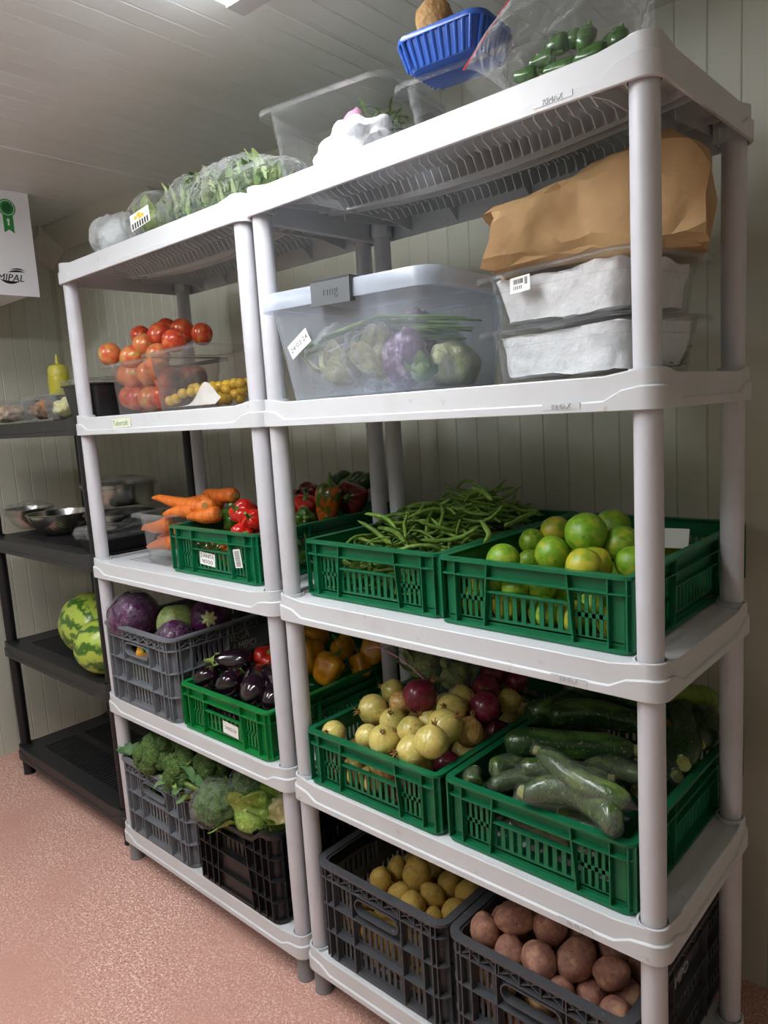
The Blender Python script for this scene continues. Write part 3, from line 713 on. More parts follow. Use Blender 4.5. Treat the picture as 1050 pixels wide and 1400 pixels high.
# long pieces are modelled along +Z from 0 to length 1 (unit length), radius relative
def long_me(name, m, prof, bend=0, n=12, seed=0, lump=.03):
    pts, rad = [], []
    for z, r in prof:
        pts.append(Vector((bend*math.sin(math.pi*z), lump*nz((z, 0, 0), 3, seed), z))); rad.append(r)
    return MB().tube(pts, rad, n).mesh(name, m, 180)
for i in range(4):
    b = (.05, .12, -.08, .18)[i]
    egg = [(0, .005), (.01, .10), (.04, .17), (.10, .225), (.2, .25), (.35, .25), (.5, .235), (.65, .21), (.8, .175), (.92, .135), (1.0, .09)]
    cap = MB()
    for q in range(5):
        a = 2*math.pi*q/5; d = Vector((math.cos(a), math.sin(a), 0)); e = d.cross(Vector((0, 0, 1)))*.07
        cap.add([Vector((0, 0, 1.03)), d*.14+e+Vector((0, 0, .95)), d*.20+Vector((0, 0, .80)), d*.14-e+Vector((0, 0, .95))], [(0, 1, 2, 3)])
    cap.tube([(0, 0, .96), (0, 0, 1.05), (.03, 0, 1.18), (.05, .01, 1.24)], [.13, .06, .04, .045], 8)
    proto('eggplant', long_me('eggplant', 'eggplant', egg, b*.4, 20, i), (('green_cap', cap.mesh('green_cap', 'eggplant_cap')),))
    zuc = [(0, .005), (.008, .05), (.03, .075), (.08, .092), (.2, .10), (.4, .104), (.6, .102), (.8, .094), (.92, .078), (.97, .06), (1.0, .045)]
    for kk in ('zucchini', 'zucchini_pale', 'zucchini_lit'):
        e = MB().tube([(0, 0, .985), (.0, 0, 1.03), (.008, 0, 1.06)], [.045, .036, .040], 8).mesh('stem_end', 'cuke_end')
        proto(kk, long_me('zucchini', kk, zuc, b, 16, i), (('stem_end', e),))
    car = [(0, .004), (.05, .03), (.15, .055), (.35, .082), (.6, .105), (.82, .12), (.93, .118), (.98, .10), (1.0, .05)]
    e = MB().cyl((0, 0, .985), (0, 0, 1.02), .05, .045, 8).mesh('crown', 'carrot_end')
    proto('carrot', long_me('carrot', 'carrot', car, b*.5, 14, i, .05), (('crown', e),))
    bn = [(0, .002), (.03, .016), (.1, .030), (.3, .037), (.5, .038), (.7, .037), (.9, .031), (.96, .018), (1.0, .008)]
    e = MB().tube([(0, 0, .99), (.01, 0, 1.04)], [.012, .008], 5).mesh('stalk', 'calyx')
    proto('bean', long_me('bean', 'bean', bn, (.05, .14, .22, -.1)[i], 7, i, .04), (('stalk', e),))
    ch = [(0, .004), (.04, .05), (.15, .10), (.4, .145), (.7, .16), (.9, .145), (1.0, .09)]
    e = MB().tube([(0, 0, .97), (0, 0, 1.06), (.03, 0, 1.3)], [.09, .04, .03], 7).mesh('stem', 'stem_green')
    proto('chili', long_me('chili', 'chili', ch, b*.5, 14, i), (('stem', e),))
CNT = {}
def put(kind, loc, scale, rot, name, label, cat, group, variant=None):
    L = PROTO[kind]; i = CNT.get(kind, 0); CNT[kind] = i+1
    me, parts = L[(i if variant is None else variant) % len(L)]
    o = link(name, me, None, loc, rot, scale)
    tag(o, label, cat, group)
    for pn, pm in parts: link(pn, pm, o)
    return o
def along(kind, p0, p1, rad_scale, name, label, cat, group, variant=None, roll=0):
    """a long vegetable from p0 (blossom end) to p1 (stem end); rad_scale widens it"""
    a, b = Vector(p0), Vector(p1); d = b-a; L = d.length
    q = d.to_track_quat('Z', 'Y')
    o = put(kind, a, (L*rad_scale, L*rad_scale, L), (0, 0, 0), name, label, cat, group, variant)
    o.rotation_mode = 'QUATERNION'; o.rotation_quaternion = q @ Euler((0, 0, roll)).to_quaternion()
    return o
def relax(items, bounds, iters=50):
    """items: [x, y, z, r, mobility]; pushes overlapping balls apart inside bounds (x0, x1, y0, y1, z0)"""
    x0, x1, y0, y1, z0 = bounds; n = len(items)
    for _ in range(iters):
        for i in range(n):
            a = items[i]
            for j in range(i):
                b = items[j]; dx, dy, dz = a[0]-b[0], a[1]-b[1], a[2]-b[2]; R2 = a[3]+b[3]
                d2 = dx*dx+dy*dy+dz*dz
                if d2 < R2*R2:
                    d = math.sqrt(d2)+1e-6; push = (R2-d)*.5/d; m = a[4]+b[4]+1e-6
                    wa, wb = 2*push*a[4]/m, 2*push*b[4]/m
                    a[0] += dx*wa; a[1] += dy*wa; a[2] += dz*wa; b[0] -= dx*wb; b[1] -= dy*wb; b[2] -= dz*wb
            if a[4] > .5: a[2] -= .0008
            a[0] = min(max(a[0], x0+a[3]), x1-a[3]); a[1] = min(max(a[1], y0+a[3]), y1-a[3]); a[2] = max(a[2], z0+a[3])
    return items
def inside(key, tall=False):
    x, y, z = CR[key]; w, d = (TW, TD) if tall else (GW, GD); m = .022 if tall else .0165
    return (x+m, x+w-m, y+m, y+d-m, z+.0075)
def pile(vis, kinds, bounds, r, layers, jit=.004, squash=.93, deep=99):
    """vis: (px, py, Z, radius, kind); returns balls with their kinds, hidden layers filled below"""
    rg = random.Random(int(1e4*bounds[0])+5); its = []
    for px, py, Z, rr_, k in vis:
        p = at(px, py, Z=Z); its.append([p.x, p.y, p.z, rr_*squash, .25, k])
    x0, x1, y0, y1, z0 = bounds
    for l in range(layers):
        nx, ny = int((x1-x0)/(2*r)), int((y1-y0)/(2*r))
        for a in range(nx):
            for b in range(min(ny, deep)):
                its.append([x0+(a+.5)*(x1-x0)/nx+rg.uniform(-jit, jit), y0+(b+.5)*(y1-y0)/ny+rg.uniform(-jit, jit), z0+r+l*1.7*r, r*squash, .9, kinds[rg.randrange(len(kinds))]])
    relax(its, bounds)
    return [(Vector(i[:3]), i[3]/squash, i[5]) for i in its]
def rrot(rg): return (rg.uniform(-3, 3), rg.uniform(-3, 3), rg.uniform(-3, 3))
rg = random.Random(21)
# ---- limes
G1, G2 = 'lime', 'lime_yellow'
vis = [(688,765,1.125,.031,G1), (730,739,1.13,.027,G1), (757,727,1.145,.031,G2), (724,766,1.10,.022,G1), (755,757,1.14,.032,G1), (804,738,1.165,.038,G1), (837,720,1.15,.037,G1),
       (808,765,1.135,.034,G2), (790,779,1.135,.031,G2), (849,746,1.15,.034,G1), (864,768,1.13,.031,G1), (917,752,1.09,.030,G2), (675,806,1.075,.024,G1), (702,812,1.075,.024,G1), (735,809,1.075,.028,G1), (650,795,1.07,.027,G2), (935,760,1.08,.028,G1)]
for p, r_, k in pile(vis, [G1, G1, G2], inside('lime'), .030, 1):
    put(k, p, r_, rrot(rg), 'lime', 'round green lime in the green crate at the end of its shelf' if k == G1 else 'yellowish lime in the green crate at the end of its shelf', 'lime', 'limes in the crate')
o = MB().box(-.035, .035, -.004, .004, -.02, .02).obj('plain_card', 'paper_label'); p = at(917, 736, Z=1.125); o.location = p; o.rotation_euler = (R(-20), 0, R(10))
tag(o, 'small white card stuck among the limes in the crate', 'card')
# ---- onions
Y, B_, D_ = 'onion', 'onion_brown', 'onion_red'
vis = [(511,971,.725,.037,Y), (537,985,.715,.032,Y), (558,1004,.715,.032,Y), (528,1018,.705,.034,Y), (505,1010,.695,.028,Y), (455,1003,.685,.029,Y), (559,1040,.705,.035,Y), (594,1026,.72,.036,Y),
       (608,996,.74,.039,Y), (575,991,.725,.028,Y), (618,976,.745,.034,Y), (650,1001,.72,.034,B_), (538,946,.745,.030,Y), (632,955,.75,.032,Y), (547,962,.735,.030,B_),
       (575,957,.765,.040,D_), (663,966,.745,.037,D_), (668,944,.76,.033,D_), (676,922,.775,.032,D_), (695,954,.74,.030,Y), (703,932,.765,.030,D_), (500,1038,.64,.026,D_), (530,1056,.635,.03,B_), (560,1068,.63,.03,Y)]
for p, r_, k in pile(vis, [Y, B_, Y, D_], inside('onion'), .033, 1):
    put(k, p, r_, (rg.uniform(-1.4, 1.4), rg.uniform(-1.4, 1.4), rg.uniform(-3, 3)), 'onion',
        {Y: 'pale yellow onion with dry skin in the onion crate', B_: 'brownish onion with peeling skin in the onion crate', D_: 'dark red onion among the pale ones in the onion crate'}[k], 'onion', {Y: 'yellow onions', B_: 'brown onions', D_: 'red onions'}[k]+' in the crate')
# ---- potatoes
Y = 'potato_yellow'
vis = [(519,1205,.285,.030,Y), (547,1220,.275,.027,Y), (543,1189,.285,.028,Y), (573,1200,.305,.038,Y), (573,1239,.265,.031,Y), (598,1251,.25,.026,Y), (594,1227,.275,.028,Y), (614,1238,.265,.029,Y), (614,1216,.28,.031,Y), (499,1232,.235,.031,Y), (525,1252,.225,.030,Y), (632,1222,.28,.03,Y)]
for p, r_, k in pile(vis, [Y], inside('yellowp', True), .034, 2, deep=4):
    put(k, p, r_*.97, rrot(rg), 'potato', 'yellow potato with dark eyes in the dark grey crate', 'potato', 'yellow potatoes in the crate')
A, T = 'potato_red', 'potato_tan'
vis = [(667,1293,.355,.033,A), (712,1277,.365,.036,A), (752,1283,.365,.038,A), (700,1318,.335,.033,A), (731,1338,.335,.037,A), (785,1329,.34,.038,A), (835,1333,.34,.034,A), (863,1333,.335,.033,A), (652,1326,.305,.024,T), (687,1340,.31,.028,T),
       (741,1372,.295,.024,T), (764,1383,.29,.029,T), (772,1360,.31,.030,A), (810,1372,.30,.034,A), (836,1381,.30,.034,A), (864,1369,.31,.034,A), (722,1302,.34,.032,A), (794,1285,.36,.035,A), (828,1299,.355,.034,A), (693,1262,.36,.032,A), (640,1345,.27,.028,T), (665,1362,.25,.030,T), (700,1382,.24,.03,A)]
for p, r_, k in pile(vis, [A, A, T], inside('redp', True), .035, 3, deep=4):
    put(k, p, r_*.97, rrot(rg), 'potato', 'reddish brown potato in the crate on the bottom shelf' if k == A else 'tan brown potato among the reddish ones in the crate', 'potato', 'reddish potatoes in the crate' if k == A else 'tan potatoes in the crate')
# ---- zucchini and wrapped cucumbers
def zp(a, b, Za, Zb): return at(a[0], a[1], Z=Za), at(b[0], b[1], Z=Zb)
wrapn = 0
CUKE_LABELS = iter(['big curved film-wrapped cucumber lying on the crate front', 'film-wrapped cucumber slanting across the others with a twisted end', 'wrapped cucumber next to the onion crate', 'wrapped cucumber seen end on beside the dark zucchini', 'wrapped cucumber under the slanting one', 'wrapped cucumber beside the shelf post', 'short wrapped cucumber in the crate corner by the onions', 'wrapped cucumber under the big curved one', 'wrapped cucumber seen through the crate hand hole', 'wrapped cucumber deep in the crate below the others',
    'thick dark green zucchini lying behind the wrapped cucumbers', 'second dark zucchini stacked on the thick one', 'dark zucchini reaching over to the red onions', 'dark zucchini in the shade at the top of the stack', 'zucchini at the crate back with light painted in as yellow-green', 'dark zucchini pointing its pale stem at the crate side', 'dark zucchini by the back post', 'wrapped cucumber between the front post and the crate side', 'dark zucchini at the bottom by the crate front', 'dark zucchini at the bottom under the wrapped ones', 'dark zucchini at the bottom near the crate side', 'dark zucchini at the bottom near the onions'])
def cuke(a, b, Za, Zb, rad, kind, wrapped=True, variant=0, roll=0):
    p0, p1 = zp(a, b, Za, Zb); L = (p1-p0).length
    bx = inside('zucchini')
    for q in (p0, p1):
        hi = q.z > bx[4]+.125
        q.x = min(max(q.x, bx[0]+rad*.8), bx[1]-rad*.4); q.y = max(q.y, bx[2]+(-.016 if hi else rad*1.3)); q.z = max(q.z, bx[4]+rad)
    L = (p1-p0).length; k = rad/(.104*L)
    o = along(kind, p0, p1, k, 'cucumber' if wrapped else 'zucchini', next(CUKE_LABELS), 'cucumber' if wrapped else 'zucchini', 'film-wrapped cucumbers in the crate' if wrapped else 'zucchini in the crate', variant, roll)
    if wrapped: link('film', WRAPME[variant % 4], o)
    return o
WRAPME = []
for i in range(4):
    b = (.05, .12, -.08, .18)[i]
    prof = [(-.07, .004), (-.05, .03), (-.02, .045), (.0, .06), (.03, .082), (.1, .103), (.3, .113), (.5, .116), (.7, .112), (.9, .096), (.99, .06), (1.04, .05), (1.08, .055), (1.10, .004)]
    pts = [Vector((b*math.sin(math.pi*max(0, min(1, z))), 0, z)) for z, r in prof]
    me = MB().tube(pts, [r for z, r in prof], 18).mesh('film', 'wrap', 180)
    for v in me.vertices: v.co += Vector(v.normal)*.004*nz(v.co, 9, i)
    WRAPME.append(me)
ZP, ZD = 'zucchini_pale', 'zucchini'
cuke((864,1143), (700,1099), .722, .726, .031, ZP, True, 3, R(172))
cuke((876,1106), (738,1028), .745, .775, .023, ZP, True, 0)
cuke((658,1084), (765,1068), .690, .705, .019, ZP, True, 1)
cuke((672,1054), (722,1046), .705, .700, .022, ZP, True, 0)
cuke((712,1050), (832,1064), .72, .72, .020, ZP, True, 0)
cuke((795,1056), (880,1062), .715, .715, .023, ZP, True, 1)
cuke((640,1082), (650,1050), .68, .70, .018, ZP, True, 0)
cuke((760,1119), (832,1146), .665, .66, .023, ZP, True, 0)
cuke((688,1126), (775,1158), .640, .635, .022, ZP, True, 0)
cuke((700,1100), (800,1110), .66, .66, .022, ZP, True, 1)
cuke((690,1018), (868,1026), .735, .742, .030, ZD, False, 0)
cuke((752,978), (880,990), .760, .745, .030, ZD, False, 1)
cuke((690,968), (790,950), .745, .76, .028, ZD, False, 2)
cuke((770,938), (880,955), .78, .77, .026, ZD, False, 0)
cuke((914,950), (984,958), .765, .755, .027, 'zucchini_lit', False, 0)
cuke((925,960), (946,1045), .735, .715, .031, ZD, False, 0)
cuke((960,975), (972,1020), .74, .72, .030, ZD, False, 0)
cuke((910,1000), (925,1060), .71, .69, .028, ZD, True, 0)
cuke((650,1110), (600+90,1060), .62, .63, .025, ZD, False, 0)
cuke((720,1080), (850,1090), .66, .67, .026, ZD, False, 0)
cuke((800,1000), (870,1080), .66, .66, .03, ZD, False, 0)
cuke((700,1010), (720,1070), .66, .66, .03, ZD, False, 0)
p = at(917, 998, Z=.70); put('pepper_yellow', p, .026, (1.2, .4, 0), 'pepper', 'yellow pepper tucked beside the zucchini', 'pepper', None)
# ---- eggplants and yellow peppers
EGG_LABELS = iter(['round glossy eggplant at the crate corner next to the grey crate', 'glossy eggplant second from the grey crate', 'fat glossy eggplant resting on the crate front', 'glossy eggplant beside the shelf posts', 'long eggplant lying across behind the others, green cap outward', 'dark eggplant beside the red pepper', 'eggplant half buried in the middle of the crate', 'eggplant at the bottom behind the sticker', 'eggplant at the bottom by the grey crate', 'eggplant at the bottom by the shelf posts'])
def egg(a, b, Za, Zb, rad, v=0):
    p0, p1 = zp(a, b, Za, Zb); bx = inside('eggplant')
    for q in (p0, p1): q.y = max(q.y, bx[2]+(rad*.5 if q.z > .695 else rad)); q.x = min(max(q.x, bx[0]+rad*.6), bx[1]-rad*.6); q.z = max(q.z, bx[4]+rad)
    L = (p1-p0).length
    along('eggplant', p0, p1, rad/(.25*L), 'eggplant', next(EGG_LABELS), 'eggplant', 'eggplants in the crate', v)
egg((272,940), (283,910), .695, .72, .036, 0); egg((302,948), (328,920), .70, .72, .036, 1); egg((336,962), (352,912), .705, .72, .042, 0)
egg((372,965), (392,920), .695, .71, .035, 1); egg((345,905), (292,903), .735, .745, .036, 2); egg((392,938), (362,915), .725, .735, .034, 0); egg((320,930), (380,905), .68, .70, .034, 0)
egg((300,965), (350,985), .625, .625, .035, 0); egg((255,950), (300,960), .63, .63, .033, 1); egg((360,985), (385,960), .63, .63, .033, 1)
put('pepper_red', at(365,902, Z=.735), .038, (.6, .3, 1), 'pepper', 'red pepper lying behind the eggplants', 'pepper', None)
for (x, y, Z, r_, v) in ((450,916,.705,.042,0), (424,898,.70,.044,1), (431,868,.745,.042,2), (512,890,.735,.038,0), (494,910,.70,.030,1), (470,885,.72,.035,2)):
    put('pepper_yellow', at(x, y, Z=Z), r_, (R(-35), R(10), 1.3*v), 'pepper', 'yellow bell pepper in the shade behind the eggplants', 'pepper', 'yellow peppers behind the eggplants')
# ---- peppers
GP = 'bell peppers in the crate'
def pep(kind, x, y, Z, r_, rot, lab, v=None, sc=None):
    put(kind, at(x, y, Z=Z), sc or r_, rot, 'pepper', lab, 'pepper', GP, v)
pep('pepper_red', 338, 704, 1.168, .036, (R(58), R(-20), R(20)), 'long glossy red pepper on top of the pepper crate', 0, (.034, .034, .046))
pep('pepper_red', 352, 714, 1.150, .034, (R(62), R(-15), R(30)), 'glossy red pepper at the crate edge beside the post', 1, (.030, .030, .044))
pep('pepper_red', 330, 731, 1.122, .030, (R(80), 0, R(70)), 'red pepper low behind the crate front', 2)
pep('pepper_green', 318, 712, 1.135, .034, (R(20), R(10), 1), 'green pepper behind the long red pepper', 0)
pep('pepper_red', 417, 694, 1.145, .036, (R(30), R(20), .5), 'bright red pepper at the back of the pepper crate', 0)
pep('pepper_dark', 425, 674, 1.175, .034, (R(70), R(0), R(20)), 'dark red ribbed pepper at the back of the crate', 1)
pep('pepper_mix', 448, 688, 1.165, .038, (R(10), R(-5), 2), 'green and orange pepper at the back of the crate', 2, (.036, .036, .052))
pep('pepper_dark', 482, 682, 1.165, .050, (R(80), 0, R(25)), 'large dark red pepper by the back posts', 0)
pep('pepper_green', 415, 709, 1.125, .032, (R(80), 0, R(60)), 'dark green pepper below the bright red one', 1)
pep('pepper_green', 448, 707, 1.125, .020, (R(60), 0, R(10)), 'small light green pepper at the rear of the crate', 2)
put('pepper_green', at(276, 751, Y=.108), .032, (R(80), 0, R(70)), 'pepper', 'green pepper seen through the crate hand hole', 'pepper', GP, 0)
put('pepper_mix', at(296, 753, Y=.106), .030, (R(80), 0, R(50)), 'pepper', 'orange green pepper seen through the crate hand hole', 'pepper', GP, 1)
pep('pepper_dark', 404, 686, 1.15, .032, (R(60), 0, R(50)), 'maroon pepper beside the shelf post', 2)
for (x, y, k) in ((-.44,.12,'pepper_red'), (-.36,.12,'pepper_green'), (-.28,.11,'pepper_mix'), (-.20,.12,'pepper_red'), (-.15,.20,'pepper_green'), (-.40,.2,'pepper_green'), (-.3,.2,'pepper_red'), (-.22,.28,'pepper_dark'), (-.32,.3,'pepper_red'), (-.2,.38,'pepper_dark'), (-.3,.42,'pepper_green'), (-.2,.5,'pepper_dark'), (-.3,.52,'pepper_dark'), (-.4,.4,'pepper_mix')):
    put(k, (x, y, LV[2]+.048), .036, (R(80), 0, rg.uniform(-3, 3)), 'pepper', 'pepper in the bottom layer of the pepper crate', 'pepper', GP)
for (a, b, Za, Zb) in (((452,664), (478,648), 1.20, 1.215), ((466,672), (497,648), 1.19, 1.215), ((480,676), (510,650), 1.19, 1.215)):
    p0, p1 = at(*a, Y=.50), at(*b, Y=.56); L = (p1-p0).length
    along('zucchini', p0, p1, .024/(.104*L), 'zucchini', 'dark zucchini laid over the peppers by the wall', 'zucchini', 'zucchini over the peppers', 0)
# ---- carrots: a clear pan of them
CARPX = [((207,681), (283,694), .11, .13), ((222,703), (268,697), .08, .12), ((278,673), (322,678), .24, .2), ((300,690), (280,691), .22, .12), ((196,724), (232,716), .075, .10), ((200,748), (240,740), .075, .10), ((255,707), (300,703), .10, .13), ((215,735), (250,722), .10, .12), ((230,690), (290,684), .17, .2)]
for i, (a, b, ya, yb) in enumerate(CARPX):
    p0, p1 = at(*a, Y=ya), at(*b, Y=yb); L = max((p1-p0).length, .12)
    if (p1-p0).length < .12: p0 = p1-(p1-p0).normalized()*.12
    along('carrot', p0, p1, .0225/(.12*L), 'carrot', 'thick orange carrot in the clear pan beside the peppers', 'carrot', 'carrots in the pan', i % 4)
# ---- green beans
x0, x1, y0, y1, z0 = inside('bean')
def heap(x, y):
    t = (y-y0)/(y1-y0); s = (x-x0)/(x1-x0)
    return z0+.045+.10*smst(.0, .45, t)*(1-.55*smst(.72, 1, t)) + .030*smst(.05, .5, s)*(1-t)+.045*math.exp(-((s-.62)**2+(t-.62)**2)/.06) - .035*smst(.85, 1, s)*t
bl = 'slender green bean in the heaped bean crate'
br = random.Random(5)
def bean_at(p, yawb, pit, L, v=None):
    d = Vector((math.cos(yawb)*math.cos(pit), math.sin(yawb)*math.cos(pit), math.sin(pit)))
    p = Vector(p); a, b = p-d*L/2, p+d*L/2
    for q in (a, b):
        q.x = min(max(q.x, x0+.006), x1-.006); q.y = min(max(q.y, y0+.006), y1-.006); q.z = max(q.z, z0+.006)
    along('bean', a, b, 1.05, 'green_bean', bl, 'green bean', 'green beans in the crate', v, br.uniform(-3, 3))
for k in range(190):
    x, y = br.uniform(x0+.02, x1-.02), y0+.02+(y1-y0-.04)*br.random()**1.15
    bean_at((x, y, heap(x, y)-br.uniform(-.006, .028)), br.choice((br.gauss(.4, .6), br.uniform(-3, 3))), br.gauss(0, .25), br.uniform(.07, .12))
for a, b, Za, Zb in (((489,710), (533,742), 1.17, 1.135), ((498,703), (541,722), 1.19, 1.17), ((556,701), (555,735), 1.19, 1.15), ((575,738), (655,720), 1.145, 1.165), ((500,745), (535,735), 1.13, 1.14), ((516,722), (560,752), 1.15, 1.12),
                     ((645,668), (672,684), 1.235, 1.225), ((470,748), (510,731), 1.115, 1.13), ((538,742), (570,716), 1.13, 1.16), ((656,712), (662,742), 1.18, 1.16), ((393,716), (411,746), 1.155, 1.115), ((416,728), (420,748), 1.14, 1.11), ((700,690), (738,697), 1.21, 1.19), ((690,720), (735,700), 1.17, 1.18)):
    along('bean', at(*a, Z=Za), at(*b, Z=Zb), 1.05, 'green_bean', 'long green bean lying on top of the bean heap', 'green bean', 'green beans on top', None, br.uniform(-3, 3))
for a, b in (((481,791), (506,780)), ((453,778), (457,795)), ((470,785), (495,775)), ((500,772), (525,785)), ((455,772), (480,778)), ((470,800), (500,812)), ((430,790), (470,800)), ((520,800), (560,810)), ((440,770), (450,800)), ((520,770), (560,790)), ((545,785), (575,800)), ((425,765), (440,785))):
    along('bean', at(*a, Y=y0+.015), at(*b, Y=y0+.03), 1.05, 'green_bean', bl, 'green bean', 'green beans in the crate', None, br.uniform(-3, 3))
mb = MB()
for k in range(330):
    x, y = br.uniform(x0+.03, x1-.03), br.uniform(y0+.03, y1-.03); h = heap(x, y)-.02
    z = z0+.008+(h-z0-.008)*br.random(); a = br.uniform(-3, 3); L = br.uniform(.04, .055)
    d = Vector((math.cos(a), math.sin(a), br.uniform(-.2, .2)))*L; c_ = Vector((x, y, max(z, z0+.015))); lo = Vector((x0+.006, y0+.006, z0+.005)); hi = Vector((x1-.006, y1-.006, 9))
    pts = []
    for q in (-1, -.5, 0, .5, 1):
        p = c_+d*q+Vector((0, 0, .006*(1-q*q))); pts.append([min(max(p[i], lo[i]), hi[i]) for i in range(3)])
    mb.tube(pts, [.0015, .004, .0044, .004, .0015], 5)
o = mb.obj('green_beans', 'bean', None, 180); o['kind'] = 'stuff'; tag(o, 'lower layers of green beans packed under the heap in the crate', 'green beans')
# ------------------------------------------------------------------ pans, bags, boxes
mat('white_cloth', (236, 237, 238), .8, var=[(12, (222, 224, 226), .45, .7)], bump=(70, .5))
mat('tissue', (232, 234, 236), .75, var=[(14, (214, 217, 220), .45, .7)], bump=(40, .6))
mat('kraft', (180, 146, 102), .7, var=[(14, (170, 134, 92), .45, .7)], bump=(45, .25))
mat('blue_plastic', (52, 92, 176), .25, coat=.2)
mat('zipper_red', (196, 40, 60), .4)
mat('pink_film', (214, 160, 190), .3, coat=.4, bump=(60, .5))
mat('latch_grey', (92, 96, 98), .45)
mat('steel', (196, 194, 188), .22, metal=1, var=[(6, (170, 168, 162), .45, .7)])
mat('black_tray', (34, 34, 35), .3)
mat('squeeze_yellow', (188, 180, 52), .35, sss=.1)
mat('squeeze_cap', (196, 188, 74), .35)
mat('caramel', (196, 132, 62), .5, var=[(30, (176, 112, 48), .5, .7)])
mat('beige_food', (206, 182, 156), .6, var=[(40, (160, 110, 84), .5, .66), (25, (226, 212, 190), .55, .7)])
mat('pale_cream', (216, 214, 164), .5, var=[(25, (196, 190, 132), .5, .7)])
mat('bag_print', (48, 52, 50), .5); mat('bag_yellow', (220, 190, 60), .5)
mat('brown_root', (168, 132, 84), .7, var=[(40, (140, 104, 62), .5, .7)], bump=(120, .5))
mat('purple_onion_leaf', (104, 70, 110), .3, coat=.4, var=[(30, (176, 160, 180), .5, .62), (50, (70, 40, 74), .5, .66)], bump=(50, .8))
mat('ribbon_green', (46, 140, 66), .4); mat('ribbon_dark', (24, 98, 48), .4); mat('logo_black', (22, 22, 24), .4)
def pan_parts(w, d, h, m):
    """a gastronorm-style clear pan: tapered wall with a step, and a flat turned-down rim"""
    def g(f, off, r, z): return rr(w-f-2*off, d-f-2*off, r, z, 6)
    t = .0025
    mb = MB()
    outer = [g(.064, 0, .028, 0), g(.054, 0, .034, .006), g(.042, 0, .036, h*.68), g(.037, 0, .037, h*.70), g(.032, 0, .037, h-.004), g(.030, 0, .038, h)]
    inner = [g(.030, t, .036, h), g(.032, t, .035, h-.005), g(.037, t, .035, h*.71), g(.042, t, .034, h*.69), g(.054, t, .032, .008), g(.064, t, .026, .004)]
    mb.loft(outer+inner, True, True, True)
    rim = MB(); rim.loft([g(.031, 0, .037, h-.003), g(.0, 0, .04, h-.003), g(-.002, 0, .04, h-.010), g(-.006, 0, .04, h-.010), g(-.006, 0, .04, h-.001), g(.0, 0, .04, h), g(.031, 0, .037, h)], loop=True)
    return mb.mesh('body', m, 40), rim.mesh('rim', m, 40)
def pan(label, x, y, z, w, d, h, rz=0, m='clear_pan', group='clear food pans'):
    o = thing('food_pan', label, 'pan', (x, y, z), R(rz), group); b, r_ = pan_parts(w, d, h, m)
    link('body', b, o); link('rim', r_, o); return o
def crumple(me, amp, freq, seed):
    me.calc_loop_triangles()
    ns = [Vector(v.normal) for v in me.vertices]
    for v, n in zip(me.vertices, ns):
        a = nz(v.co, freq, seed); b = abs(nz(v.co, freq*2.3, seed+5))
        v.co += n*amp*(a+1.2*(.35-b))
    return me
def facet(me, amp, freq, seed, sharp=28, bias=0):
    """folded-paper relief: flat facets meeting at creases"""
    ns = [Vector(v.normal) for v in me.vertices]
    for v, n in zip(me.vertices, ns):
        d = noise.voronoi(v.co*freq+Vector((seed*3.3, seed*1.9, 0)))[0]; e = noise.voronoi(v.co*freq*2.1+Vector((0, seed*2.3, seed)))[0]
        v.co += n*amp*(((.55-d[0])*1.3+(d[1]-d[0])*.5+.35*(.5-e[0]))-bias)
    me.set_sharp_from_angle(angle=R(sharp)); return me
def softbox(w, d, h, r, seg=10, bulge=0.0):
    """a closed rounded block on z = 0..h with enough vertices to crumple"""
    mb = MB(); rings = []; n = 8
    def ring(s, z):
        q = rr(w*s, d*s, r*s, z, n); o = []
        for i, p in enumerate(q):
            nx = q[(i+1) % len(q)]; o.append(p); dd = math.dist(p, nx)
            if dd > .03:
                for k in range(1, 12): o.append(tuple(p[j]+(nx[j]-p[j])*k/12 for j in range(3)))
        return o
    for s in (.25, .6, .88): rings.append(ring(s, 0))
    for k in range(seg+1): t = k/seg; rings.append(ring(1+bulge*math.sin(math.pi*t), h*(.02+.96*t)))
    for s in (.9, .6, .25): rings.append(ring(s, h))
    mb.loft(rings, True, True, True); return mb
def leaf_mb(mb, base, dirv, L, Wd, curl=.3, wav=.0, up=(0, 0, 1), seg=5, seed=0):
    b = Vector(base); d = Vector(dirv).normalized(); s = d.cross(Vector(up)); s = s.normalized() if s.length > .01 else Vector((1, 0, 0)); u = s.cross(d)
    rows = []
    for i in range(seg+1):
        t = i/seg; w = Wd*math.sin(math.pi*min(.97, .08+t*.9))**.7
        c = b+d*(L*t)+u*(curl*L*(t-t*t*1.6))
        rows.append([c-s*w*.5+u*wav*math.sin(t*9+seed), c-u*w*.12, c+s*w*.5+u*wav*math.cos(t*8+seed)])
    mb.loft(rows, closed=False)
def leaf_obj(name, m, base, dirv, L, Wd, curl, parent, wav=.004, up=(0, 0, 1), seed=0, seg=8):
    mb = MB(); leaf_mb(mb, base, dirv, L, Wd, curl, wav, up, seg, seed); return mb.obj(name, m, parent, 180)
